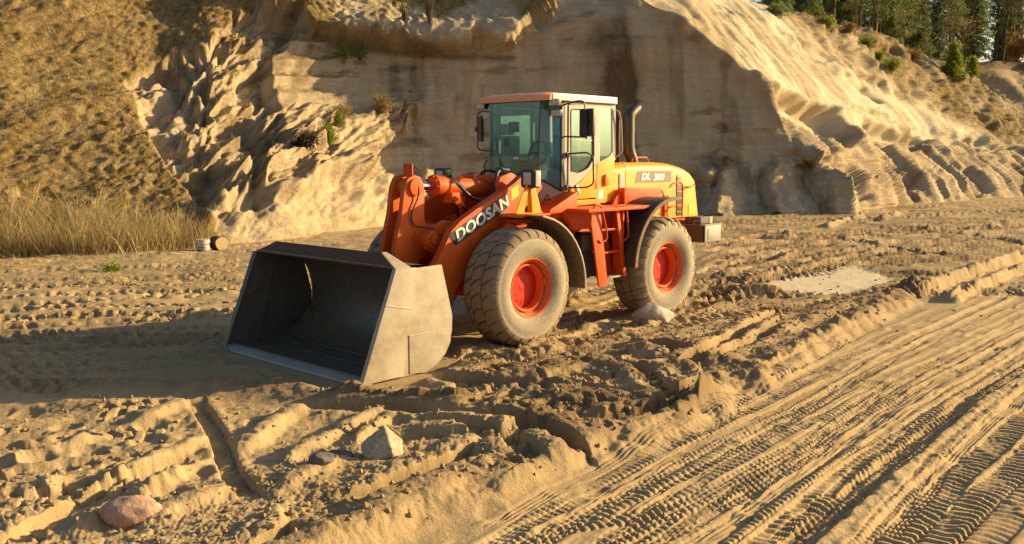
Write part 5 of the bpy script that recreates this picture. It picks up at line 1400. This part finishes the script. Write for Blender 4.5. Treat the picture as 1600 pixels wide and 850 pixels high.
part('wiper', 'black', lambda bm: (tube(bm, [(-1.085, -.20, 2.14), (-1.08, -.34, 2.52)], .008, 6, 1), tube(bm, [(-1.08, -.28, 2.22), (-1.08, -.40, 2.78)], .007, 6, 1), tube(bm, [(-1.085, -.1, 2.14), (-1.08, -.3, 2.30)], .01, 6, 1)), cab)
part('screen_sticker', 'white', lambda bm: box(bm, -1.098, -1.096, -.04, .05, 2.47, 2.50, 0), cab)
# inside
part('seat', 'interior', lambda bm: (box(bm, -2.25, -1.80, -.25, .25, 2.12, 2.26, .05, 3), box(bm, -2.34, -2.20, -.25, .25, 2.22, 2.85, .05, 3), box(bm, -2.33, -2.23, -.13, .13, 2.86, 3.05, .04, 3), box(bm, -2.2, -1.9, -.18, .18, 1.80, 2.12, .02)), cab)
part('steering_wheel', 'interior', lambda bm: (tube(bm, [(-1.58+.07*math.sin(a)*0-.05*math.sin(a), .02+.19*math.cos(a), 2.56+.18*math.sin(a)) for a in [k*2*PI/16 for k in range(17)]], .017, 8, 1),
     tube(bm, [(-1.57, -.17, 2.56), (-1.57, .21, 2.56)], .014, 6, 1), tube(bm, [(-1.57, .02, 2.56), (-1.32, .02, 2.2)], .03, 8, 1)), cab)
part('console', 'interior', lambda bm: (box(bm, -1.9, -1.55, -.52, -.34, 2.1, 2.45, .03), box(bm, -1.46, -1.40, .30, .42, 2.5, 2.72, .015), box(bm, -1.40, -1.36, -.5, -.40, 2.66, 2.80, .01), box(bm, -1.5, -1.42, -.46, -.3, 2.88, 3.04, .01)), cab)

# ---- engine hood
HX = [(-2.70, 2.37), (-3.0, 2.41), (-3.8, 2.415), (-4.25, 2.39), (-4.65, 2.315), (-4.93, 2.22), (-5.00, 2.14), (-5.06, 1.85), (-5.12, 1.47), (-2.70, 1.47)]
def hoodpiece(bm, x0, x1, yw, g=0.):
    """slice of the hood between two stations: rounded shoulders"""
    def top(X_):
        return float(np.interp(-X_, [2.70, 3.0, 3.8, 4.25, 4.65, 4.93, 5.0], [2.37, 2.41, 2.415, 2.39, 2.315, 2.22, 2.15]))
    N_ = max(2, int((x0-x1)/.12)); rings = []
    for i in range(N_+1):
        X_ = x0+(x1-x0)*i/N_; T_ = top(X_)-g; w_ = yw-g; r_ = .13
        bo = 1.47 if g == 0 else 1.50
        pts = [(w_+.0, bo), (w_, T_-r_)]+[(w_-r_+r_*math.cos(a), T_-r_+r_*math.sin(a)) for a in (PI/8, PI/4, 3*PI/8, PI/2)]
        pts = pts+[(-y, z) for y, z in pts[::-1]]
        tb = max(0, (-X_-4.75))
        rings.append([bm.verts.new((X_-.12*(1.95-z)/.5*(tb/.25 if tb > 0 else 0) if z < 1.95 else X_, y*(1-.22*tb), z)) for y, z in pts])
    for a, b in zip(rings[:-1], rings[1:]):
        for k in range(len(a)-1): bm.faces.new((a[k], a[k+1], b[k+1], b[k]))
    bm.faces.new(rings[0]); bm.faces.new(rings[-1][::-1])
part('hood_front_panel', 'amber', lambda bm: hoodpiece(bm, -2.68, -2.955, .655))
hood = part('hood', 'amber', lambda bm: hoodpiece(bm, -2.96, -4.295, .66))
part('hood_rear', 'amber', lambda bm: hoodpiece(bm, -4.30, -5.02, .66))
part('recess_panel', 'cream', lambda bm: (prism(bm, rrect(-2.90, -2.78, 1.96, 2.24, .015), 'XZ', .657, .668, .004),), hood)
part('hood_decal', 'greyplate', lambda bm: prism(bm, [(-3.20, 2.085), (-3.27, 2.265), (-3.30, 2.272), (-4.22, 2.262), (-4.235, 2.085)], 'XZ', .661, .664, 0), hood)
text_obj('DL', .145, 'white', L, Vector((-3.36, .667, 2.135)), (-1, 0, 0), (0, 0, 1), .004, .25, 1.35, .010)
text_obj('300', .145, 'white', L, Vector((-3.70, .667, 2.12)), (-1, 0, 0), (0, 0, 1), .004, .25, 1.35, .010)
gr = part('grille', 'black', lambda bm: prism(bm, [(-4.40, 1.50), (-4.385, 2.16), (-4.41, 2.20), (-4.50, 2.185), (-4.565, 1.95), (-4.58, 1.50)], 'XZ', .661, .668, .002))
for k in range(6):
    part('slat', 'amber', lambda bm: box(bm, -4.58+.012*k*.6, -4.395, .669, .678, 1.56+.115*k, 1.572+.115*k, .002), gr)
part('hood_handle', 'orange', lambda bm: tube(bm, roundpath([(-3.42, .42, 2.40), (-3.45, .42, 2.49), (-3.86, .42, 2.49), (-3.89, .42, 2.40)], .04), .014, 8, 1))
part('hood_latch', 'orange', lambda bm: (tube(bm, roundpath([(-4.60, .662, 1.97), (-4.64, .70, 1.99), (-4.90, .70, 2.0), (-4.97, .65, 2.02)], .03), .012, 8, 1), box(bm, -4.64, -4.58, .662, .69, 1.94, 1.98, .004)))
part('hood_rail', 'orange', lambda bm: (tube(bm, roundpath([(-3.92, .84, 2.0), (-4.0, .84, 2.06), (-4.25, .84, 2.08), (-4.33, .83, 2.02), (-4.34, .82, 1.50)], .08), .014, 8, 1), box(bm, -4.28, -4.18, .66, .84, 1.80, 1.81, .003), box(bm, -4.28, -4.18, .66, .84, 1.66, 1.67, .003)))
part('side_skirt', 'orange', lambda bm: (box(bm, -4.10, -4.0, .661, .70, 1.47, 1.86, .006), box(bm, -5.05, -2.9, -.62, .62, 1.36, 1.468, .01)))
part('warning_sticker', 'yellow', lambda bm: prism(bm, [(-4.78, 1.50), (-4.78, 1.68), (-4.98, 1.68), (-4.98, 1.50)], 'XZ', .655, .664, 0))
part('exhaust_pipe', 'pipe', lambda bm: (tube(bm, [(-3.56, .35, 2.34), (-3.54, .35, 2.44), (-3.45, .35, 2.60), (-3.43, .35, 2.75), (-3.43, .35, 2.95), (-3.43, .35, 3.13), (-3.47, .35, 3.20), (-3.64, .35, 3.31)], .098, 20, 4),))
part('precleaner', 'rust', lambda bm: (cyl(bm, (-3.34, .08, 2.40), (-3.34, .08, 3.12), .13, n=20), cyl(bm, (-3.34, .08, 3.12), (-3.34, .08, 3.20), .14, .09, n=20)))

# ---- rear fenders, counterweight, lamps
for s in (1, -1):
    arc = [(-3.34, 1.87), (-3.2, 1.875)]+[(-3.2+1.0*math.sin(math.radians(a)), .80+1.07*math.cos(math.radians(a))) for a in range(10, 92, 7)]
    inn = [(-3.2+(x+3.2)*.95, .80+(z-.80)*.955) for x, z in arc]
    fd = part('rear_fender', 'blackrub', lambda bm: prism(bm, arc+inn[::-1], 'XZ', s*.86, s*1.40, .004), smooth=50)
    part('fender_lip', 'dustyflap', lambda bm: prism(bm, [(-3.2+(x+3.2)*1.01, .80+(z-.80)*1.01) for x, z in arc]+inn[::-1], 'XZ', s*1.402, s*1.43, .004), fd)
cw = part('counterweight', 'weight', lambda bm: (
    prism(bm, [(-4.58, .50), (-4.58, 1.085), (-4.70, 1.10), (-5.1, 1.10), (-5.22, .9), (-5.22, -.9), (-5.1, -1.10), (-4.70, -1.10), (-4.58, -1.085), (-4.58, -.5)], 'XY', 1.05, 1.34, .02),
    prism(bm, [(-4.5, .60), (-5.15, .60), (-5.15, -.60), (-4.5, -.60)], 'XY', .75, 1.36, .03)))
part('side_cap', 'grey', lambda bm: (box(bm, -5.10, -4.60, 1.101, 1.125, 1.06, 1.335, .01), box(bm, -5.0, -4.68, 1.126, 1.132, 1.10, 1.29, .006), box(bm, -5.12, -4.59, .6, 1.12, 1.341, 1.352, .004)), cw)
part('tail_lamp', 'weight', lambda bm: (box(bm, -4.88, -4.60, .70, 1.02, 1.355, 1.48, .04, 3),))
part('tail_lamp_cap', 'cream', lambda bm: (box(bm, -5.0, -4.885, .70, 1.02, 1.355, 1.475, .03, 3),))
part('lamp_guard', 'grey', lambda bm: tube(bm, roundpath([(-4.56, .92, 1.34), (-4.56, .92, 1.42), (-4.56, 1.06, 1.42), (-4.56, 1.06, 1.34)], .02), .007, 6, 1))

# warning triangle on the shaded corner panel
ca, cb = Vector((-1.09, YC, 0)), Vector((-1.395, CY, 0))
td = (cb-ca).normalized(); tn = Vector((-td.y, td.x, 0)); tn = tn if tn.x > 0 else -tn
def cpt(u_, z_, k=.0): v_ = ca+td*u_+tn*(.004+k); return (v_.x, v_.y, z_)
wt = part('warning_triangle', 'pink', lambda bm: quad(bm, [cpt(.05, 1.80), cpt(.31, 1.80), cpt(.18, 2.01)], .004))
part('triangle_face', 'weight', lambda bm: quad(bm, [cpt(.085, 1.82, .003), cpt(.275, 1.82, .003), cpt(.18, 1.975, .003)], .003), wt)
text_obj('TK', .055, 'pink', wt, Vector(cpt(.145, 1.885, .006)), td, (0, 0, 1), .003, 0, 1., .002)
text_obj('AFRG', .048, 'pink', wt, Vector(cpt(.115, 1.83, .006)), td, (0, 0, 1), .003, 0, 1., .002)

# ============================================================ STONES, LOGS
def stone(name, px, py, size, mat, label, cat, seed, sink=.25, rot=0, faceted=.5, group=None, shape=None):
    bm = bmesh.new(); bmesh.ops.create_icosphere(bm, subdivisions=4, radius=1)
    r = np.random.default_rng(seed); planes = [(Vector(r.standard_normal(3)).normalized(), r.uniform(.55, .9)) for _ in range(12)]
    if shape: planes = [(Vector(a).normalized(), b) for a, b in shape]+planes[:3]
    co = np.array([v.co[:] for v in bm.verts])
    for n_, d_ in planes:
        n_ = np.array(n_); k = co@n_; m_ = k > d_
        co[m_] -= (k[m_]-d_)[:, None]*n_*faceted*1.6 if faceted < .6 else (k[m_]-d_)[:, None]*n_*.97
    co *= 1+(.09*fbm(co[:, 0]*2+seed, co[:, 1]*2+co[:, 2], seed, 4))[:, None]
    for v, c in zip(bm.verts, co): v.co = c
    bmesh.ops.scale(bm, vec=size, verts=bm.verts); bmesh.ops.rotate(bm, matrix=Matrix.Rotation(rot, 3, 'Z'), verts=bm.verts)
    x, y = G(px, py)
    o = fin(name, bm, mat, None, 40); o.location = (x, y, gz(x, y)+size[2]*(1-2*sink))
    tag(o, label, cat, group); return o
M['stone_grey'] = stone_material('grey_stone', (.30, .26, .18), (.46, .40, .28), (.56, .50, .36))
M['stone_pink'] = stone_material('pink_stone', (.42, .25, .17), (.56, .35, .25), (.62, .42, .30), 9)
M['stone_pale'] = stone_material('pale_stone', (.45, .35, .27), (.66, .56, .46), (.78, .70, .60), 9)
M['stone_dark'] = stone_material('dark_stone', (.10, .095, .085), (.17, .15, .125), (.24, .21, .17), 9)
stone('stone', 598, 720, (.21, .17, .165), 'stone_grey', 'grey-tan pointed three-sided stone standing in the churned sand', 'stone', 11, .12, .2, .7,
      shape=[((-.80, -.35, .55), .34), ((.80, -.45, .38), .42), ((.05, .9, .5), .35), ((-.15, -.95, .30), .40)])
stone('stone', 206, 822, (.215, .15, .115), 'stone_pink', 'smooth pinkish-red oval stone at the lower left of the sand', 'stone', 12, .28, .1, .3)
stone('stone', 1020, 504, (.34, .24, .20), 'stone_pale', 'pale whitish rock lying beside the rear wheel', 'rock', 13, .2, .2, .5)
stone('stone', 505, 742, (.11, .08, .055), 'stone_dark', 'dark grey half-buried stone left of the pointed stone', 'stone', 14, .35, .5, .5)
stone('stone', 533, 722, (.13, .09, .05), 'stone_dark', 'flat dark stone half hidden just left of the pointed stone', 'stone', 15, .4, .2, .5)

def endgrain():
    t = NT('cut_log_end'); co = t.coords(); n = t.n('ShaderNodeTexWave', wave_type='RINGS', rings_direction='X'); n.inputs['Scale'].default_value = 9; n.inputs['Distortion'].default_value = 2; t.l(co, n.inputs[0])
    return t.out(t.ramp(n.outputs['Fac'], (.2, (.42, .30, .15)), (.8, (.55, .42, .24))), .8)
def birch():
    t = NT('birch_bark'); co = t.coords(); a = t.noise(4, 5, .7, t.vmul(co, (1, 1, 5))); 
    return t.out(t.ramp(a, (.42, (.05, .035, .025)), (.5, (.5, .44, .35)), (.8, (.66, .60, .50))), .8)
M['endgrain'] = endgrain(); M['birch'] = birch()
def log(px, py, length, r, rz, label, mat, upright=False, hz=0.):
    x, y = G(px, py); e = empty('cut_log', (x, y, gz(x, y)+(0 if upright else r)), rz, label, 'log', 'cut logs at the edge of the reeds')
    def body(bm):
        n = 20; rings = []
        for k in range(6):
            t_ = k/5; rr = r*(1+.03*math.sin(k*2.1))
            rings.append([bm.verts.new(((-length/2+length*t_) if not upright else rr*math.cos(a)*(1+.05*math.sin(3*a)), rr*math.cos(a)*(1+.05*math.sin(3*a)) if not upright else rr*math.sin(a), rr*math.sin(a) if not upright else length*t_)) for a in [2*PI*j/n for j in range(n)]])
        for a_, b_ in zip(rings[:-1], rings[1:]):
            for j in range(n): bm.faces.new((a_[j], a_[(j+1) % n], b_[(j+1) % n], b_[j]))
    part('bark', mat, body, e)
    for s_ in (0, 1):
      def ends(bm):
        n = 20
        if 1:
            q = [bm.verts.new(((-length/2-.002 if s_ == 0 else length/2+.002), r*.97*math.cos(a)*(1+.05*math.sin(3*a)), r*.97*math.sin(a)) if not upright else (r*.97*math.cos(a)*(1+.05*math.sin(3*a)), r*.97*math.sin(a), (-.002 if s_ == 0 else length+.002))) for a in [2*PI*j/n for j in range(n)]]
            bm.faces.new(q)
      part('cut_end', 'endgrain', ends, e)
    return e
log(317, 391, .34, .19, .3, 'short birch log with black and white bark standing on end at the reeds', 'birch', True)
log(342, 389, .42, .19, math.radians(-48), 'sawn log lying with its round pale cut end facing the pit', 'bark')

# ============================================================ SHRUBS AND TREES
def leaves(cent, size, n_per, seed, spread, squash=1., droop=0.):
    r = np.random.default_rng(seed); cent = np.repeat(cent, n_per, 0); n = len(cent)
    p = cent+r.standard_normal((n, 3))*spread*[1, 1, squash]
    a = r.standard_normal((n, 3)); a /= np.linalg.norm(a, axis=1, keepdims=True); b = np.cross(a, r.standard_normal((n, 3))); b /= np.linalg.norm(b, axis=1, keepdims=True)
    s = size*(.5+.8*r.random((n, 1))); a[:, 2] -= droop; b[:, 2] *= .6
    V = np.stack([p-a*s*.5-b*s*.22, p-a*s*.5+b*s*.22, p+a*s*.5], 1)
    return V.reshape(-1, 3), n
def mesh_leaves(name, V, n, seed, lightness=None):
    me = poly_mesh(name, V, np.arange(len(V)).reshape(-1, 3)); r = np.random.default_rng(seed+9)
    t_ = r.random(n)*.7+.15; 
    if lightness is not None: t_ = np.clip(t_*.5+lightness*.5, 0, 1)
    attr(me, 'tint', np.repeat(t_, 3)); return me
def limb_mesh(name, limbs, n=5):
    bm = bmesh.new()
    for pts, r0, r1 in limbs: tube(bm, pts, (lambda t_, a=r0, b=r1: a+(b-a)*t_), n, 1)
    me = bpy.data.meshes.new(name); bm.to_mesh(me); bm.free(); return me
def pine_parts(kind, seed):
    r = np.random.default_rng(seed); H_ = r.uniform(13, 17)
    limbs = [([(0, 0, -.6), (r.uniform(-.1, .1), r.uniform(-.1, .1), H_*.35), (r.uniform(-.25, .25), r.uniform(-.2, .2), H_*.7), (r.uniform(-.3, .3), 0, H_)], .20, .03)]
    cent = []; 
    if kind == 'spruce': z0, top, wmax, k = .9, H_, 2.1, 46
    else: z0, top, wmax, k = H_*.20, H_, 2.3, 38
    lay = np.linspace(z0, top-.3, k)
    for i, z in enumerate(lay):
        f_ = (z-z0)/(top-z0)
        w_ = wmax*((1-f_)**.8 if kind == 'spruce' else (math.sin(PI*min(1, f_*.8+.16)))**.6*(1-.45*f_))*r.uniform(.7, 1.15)
        nb = 6 if kind == 'spruce' else 4
        a0 = r.uniform(0, 2*PI)
        for b in range(nb):
            if r.random() < (.10 if kind == 'spruce' else .22): continue
            a = a0+b*2*PI/nb+r.uniform(-.3, .3); L_ = w_*r.uniform(.6, 1.1)
            dz = -.28*L_ if kind == 'spruce' else .12*L_
            tip = (L_*math.cos(a), L_*math.sin(a), z+dz)
            limbs.append(([(0, 0, z), (tip[0]*.5, tip[1]*.5, z+dz*.35+.05), tip], .035, .01))
            m_ = max(2, int(L_*4.5))
            for q in range(m_):
                t_ = .25+.75*(q+r.random())/m_
                cent.append((tip[0]*t_+r.normal()*.10, tip[1]*t_+r.normal()*.10, z+dz*t_+r.normal()*.06))
    cent = np.array(cent)
    V, n = leaves(cent, .34 if kind == 'spruce' else .30, 9, seed+1, .15 if kind == 'spruce' else .19, .55, .25 if kind == 'spruce' else 0)
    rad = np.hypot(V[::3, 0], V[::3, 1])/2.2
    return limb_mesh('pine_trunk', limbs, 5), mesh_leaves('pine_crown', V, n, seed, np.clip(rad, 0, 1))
def bare_parts(seed, h=6.5, leaf=0):
    r = np.random.default_rng(seed); limbs = []; tips = []
    def grow(p, d, L_, rad, lev):
        q = [Vector(p)]
        for k in range(3): d = (d+Vector(r.normal(0, .13, 3))+Vector((0, 0, .06))).normalized(); q.append(q[-1]+d*L_/3)
        limbs.append((q, rad, rad*.55))
        if lev == 0: tips.append(q[-1]); tips.append(q[2]); return
        for k in range(4 if lev > 1 else 4):
            t_ = r.uniform(.3, 1); b = q[0].lerp(q[-1], t_)
            nd = (d*.8+Vector((r.normal(0, .45), r.normal(0, .45), r.uniform(0, .5)))).normalized(); grow(b, nd, L_*.55, rad*.45, lev-1)
    for k in range(int(r.integers(1, 3))): grow((r.normal(0, .15), r.normal(0, .15), -.3), Vector((r.normal(0, .1), r.normal(0, .1), 1)).normalized(), h*.75, .055, 3)
    lm = limb_mesh('birch_trunk', limbs, 4)
    V, n = leaves(np.array([t_[:] for t_ in tips]), .16, leaf or 1, seed, .22)
    return lm, mesh_leaves('birch_crown', V, n, seed)
kinds = [pine_parts('spruce', 1), pine_parts('pine', 2), pine_parts('spruce', 3), pine_parts('pine', 4)]
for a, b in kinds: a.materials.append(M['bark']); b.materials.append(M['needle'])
bares = [bare_parts(31, 6.5, 1), bare_parts(32, 7.5, 1), bare_parts(33, 5.5, 2)]
for i, (a, b) in enumerate(bares): a.materials.append(M['twig']); b.materials.append(M['rust_leaf'])
FORE = ((CU > -400) & (CU < 2300))
def crest_z(x, y):
    """height of the bank top at a point (nearest sheet vertex)"""
    P = CP[380:, :]; d = (P[..., 0]-x)**2+(P[..., 1]-y)**2; i = np.unravel_index(np.argmin(d), d.shape); return float(P[i][2])
def tree(tk, x, y, z, s, rz, label, cat, group, nm='pine_tree'):
    e = empty(nm, (x, y, z), rz, label, cat, group); e.scale = (s, s, s*1.0)
    a = link('trunk', tk[0], None, e); b = link('crown', tk[1], None, e); return e
r = np.random.default_rng(99)
# front row of the wood, left to right: px, depth, kind, scale
row = [(1205, 66, 0, .8), (1222, 72, 1, .9), (1248, 68, 2, .9), (1270, 74, 3, 1.), (1292, 70, 1, 1.0), (1312, 76, 0, 1.05), (1335, 72, 3, 1.), (1358, 75, 1, 1.1), (1380, 78, 2, 1.0), (1400, 80, 3, 1.0),
       (1425, 84, 0, 1.0), (1452, 88, 2, .95), (1475, 86, 1, 1.0), (1498, 92, 3, 1.1), (1512, 90, 2, 1.0), (1545, 98, 1, 1.05), (1560, 104, 0, .95), (1578, 98, 3, 1.1), (1602, 100, 1, 1.1), (1628, 100, 2, 1.0),
       (1660, 104, 3, 1.), (1700, 104, 1, 1.), (1745, 106, 2, 1.), (1790, 108, 3, 1.)]
words = ['first', 'second', 'third', 'fourth', 'fifth', 'sixth', 'seventh', 'eighth', 'ninth', 'tenth']
for i, (px_, Y_, k, s_) in enumerate(row):
    x_ = (px_-800)/FPX*(Y_*cp+0*sp); z_ = crest_z(x_, Y_) if px_ < 1470 else 12.2*(1 if px_ > 1520 else .93)
    nm_ = ['tall dense dark spruce', 'tall open-crowned pine with bare lower trunk', 'tall drooping dark spruce', 'slender pine with sunlit crown'][k]
    if i < 20: lab = '%s, %s from the left along the bank top' % (nm_, (words+['eleventh', 'twelfth', 'thirteenth', 'fourteenth', 'fifteenth', 'sixteenth', 'seventeenth', 'eighteenth', 'nineteenth', 'twentieth'])[i])
    else: lab = '%s, %s beyond the right edge of the picture' % (nm_, words[i-20])
    tree(kinds[k], x_, Y_, z_-.2, s_*.88, r.uniform(0, 6), lab, 'tree', 'conifers along the top of the bank')
for i in range(30):      # the wood behind
    px_ = 1190+i*13+r.uniform(-6, 6); Y_ = r.uniform(88, 112)
    if 1438 < px_ < 1462 or 1515 < px_ < 1545 or px_ > 1500 and i % 2: continue
    x_ = (px_-800)/FPX*Y_; k = int(r.integers(0, 4))
    tree(kinds[k], x_, Y_, 9.5 if px_ < 1480 else 11.5, r.uniform(.95, 1.2), r.uniform(0, 6), 'dark conifer deep in the wood behind the front row of trees', 'tree', 'conifers deep in the wood')
for i, (px_, Y_, k, s_, lab) in enumerate([(1345, 68, 0, .8, 'bare pale birch in front of the conifers left of the dip'), (1362, 68, 1, .8, 'thin leafless birch leaning beside the pale birch'), (1464, 78, 2, 1.0, 'reddish-brown leafless birch at the dip in the crest'),
        (1452, 76, 1, .75, 'slim bare birch just left of the reddish birch'), (1478, 77, 2, .8, 'rust-brown twiggy birch just right of the reddish birch'), (1552, 92, 1, .95, 'pale bare birch on the far bank before the dark pines'), (1566, 92, 0, .8, 'small bare birch beside the pale birch on the far bank'),
        (1396, 72, 2, .6, 'low brown shrubby birch at the crest edge'), (1330, 66, 2, .45, 'short brown sapling at the crest edge')]):
    x_ = (px_-800)/FPX*Y_; z_ = crest_z(x_, Y_) if px_ < 1510 else 12.
    tree(bares[k], x_, Y_, z_-.3, s_, r.uniform(0, 6), lab, 'tree', 'bare birches before the wood', 'birch_tree')

def shrub(name, P, H_, W_, n, mat, label, cat, seed, twig=True, leaf=.10, conif=False, group=None):
    r = np.random.default_rng(seed); e = empty(name, P, 0, label, cat, group)
    limbs = []; cent = []
    for k in range(n):
        a = r.uniform(0, 2*PI); d = Vector((W_*.5*math.cos(a)*r.uniform(.2, 1), W_*.5*math.sin(a)*r.uniform(.2, 1), H_*r.uniform(.55, 1)))
        if conif: d = Vector((W_*.5*math.cos(a)*(1-k/n), W_*.5*math.sin(a)*(1-k/n), 0)); b = Vector((0, 0, H_*(.08+.85*k/n))); d.z = .12*H_*r.uniform(0, 1)
        else: b = Vector((0, 0, -.08))
        limbs.append(([b, b+d*.5+Vector((0, 0, .05*H_)), b+d], .012*H_+.006, .004))
        for q in range(5): cent.append((b+d*(.3+.7*(q+r.random())/5))[:])
    if conif: limbs.append(([(0, 0, -.1), (0, 0, H_*.5), (0, 0, H_)], .03, .008))
    me = limb_mesh('stem', limbs, 4); me.materials.append(M['twig']); link('stem', me, None, e)
    if mat:
        V, m_ = leaves(np.array(cent), leaf, 9, seed, .07+.05*W_, 1.); me = mesh_leaves('foliage', V, m_, seed); me.materials.append(M[mat]); link('foliage', me, None, e)
    return e
def on(px, py, off=.0):
    p, n_ = cliff_at(px, py); return (p[0]+n_[0]*off, p[1]+n_[1]*off, p[2]+n_[2]*off)
shrub('green_bush', on(500, 250), .85, .75, 26, 'green_leaf', 'bright green leafy bush beside the fallen root mass on the slump', 'bush', 41)
shrub('green_bush', on(512, 222), .7, .45, 12, 'green_leaf', 'small upright green sapling above the bright green bush', 'bush', 42)
shrub('green_bush', on(538, 98), .75, .6, 16, 'green_leaf', 'small yellow-green pine sapling growing from the shaded cliff face', 'bush', 43, conif=True)
shrub('dark_bush', on(562, 92), .7, 1.0, 14, 'needle', 'dark low juniper right of the yellow-green sapling on the face', 'bush', 44)
shrub('green_bush', on(628, 24), .55, .4, 10, 'green_leaf', 'tiny green sapling on the shaded turf above the rim', 'bush', 45, conif=True)
shrub('dry_shrub', on(628, 62), 1.1, .8, 24, None, 'dry leafless shrub on the rim, left of its larger twin', 'shrub', 46)
shrub('dry_shrub', on(668, 72), 1.7, 1.0, 34, None, 'tall dry leafless shrub on the rim above the face', 'shrub', 47)
shrub('dry_shrub', on(575, 200), .8, 1.1, 30, 'hill_grass', 'straw-coloured dry tuft on the ledge left of the lit scarp', 'shrub', 48)
shrub('dry_shrub', on(520, 205), .6, .9, 20, 'hill_grass', 'low dry tuft on top of the slumped ledge', 'shrub', 49)
shrub('fallen_roots', on(458, 262), .55, 1.1, 34, 'dead_root', 'dark tangled root mass fallen at the foot of the cliff', 'roots', 50)
shrub('green_bush', on(1484, 128), 2.6, 1.8, 40, 'green_leaf', 'large sunlit green pine bush at the dip in the crest', 'bush', 51, conif=True, leaf=.3)
shrub('green_bush', on(1512, 124), 1.6, .9, 22, 'green_leaf', 'smaller green pine sapling right of the large bush at the dip', 'bush', 52, conif=True, leaf=.24)
for i, (a, b, h_, lab) in enumerate([(1350, 78, .8, 'yellow-green shrub on the upper bank, leftmost of the row'), (1385, 118, .9, 'yellow-green shrub on the bank slope above the lower pair'), (1368, 98, .6, 'small olive shrub between two yellow-green shrubs on the bank'),
                            (1318, 60, .6, 'low olive shrub on the crest left of the others'), (1430, 90, .9, 'brown-green shrub near the top of the dark scarp')]):
    shrub('bank_shrub', on(a, b), h_, h_*1.3, 20, 'green_leaf' if i < 3 else 'hill_grass', lab, 'shrub', 60+i, leaf=.16, group='shrubs on the right bank')
for i, (a, Y_, s_, lab) in enumerate([(1592, 88, 2.6, 'orange-leaved bush on the far bank at the right edge'), (1622, 90, 3.0, 'orange bush just beyond the right edge of the far bank'), (1572, 90, 1.5, 'low orange-brown bush left of the orange bush')]):
    shrub('orange_bush', ((a-800)/FPX*Y_, Y_, 11.6), s_, s_*1.5, 44, 'rust_leaf', lab, 'bush', 70+i, leaf=.28)
x_, y_ = G(175, 424); shrub('grass_tuft', (x_, y_, gz(x_, y_)), .16, .35, 26, 'green_leaf', 'green grass tuft growing alone on the sand before the reeds', 'grass tuft', 80, leaf=.07)
shrub('green_bush', on(1218, 12), .6, 1.6, 20, 'needle', 'dark green conifer shrub hanging over the crest, leftmost on the skyline', 'bush', 81, leaf=.22)
shrub('green_bush', on(1290, 36), .5, 1.4, 16, 'green_leaf', 'low green shrub on the crest in front of the wood', 'bush', 82, leaf=.2)
bpy.context.view_layer.update()
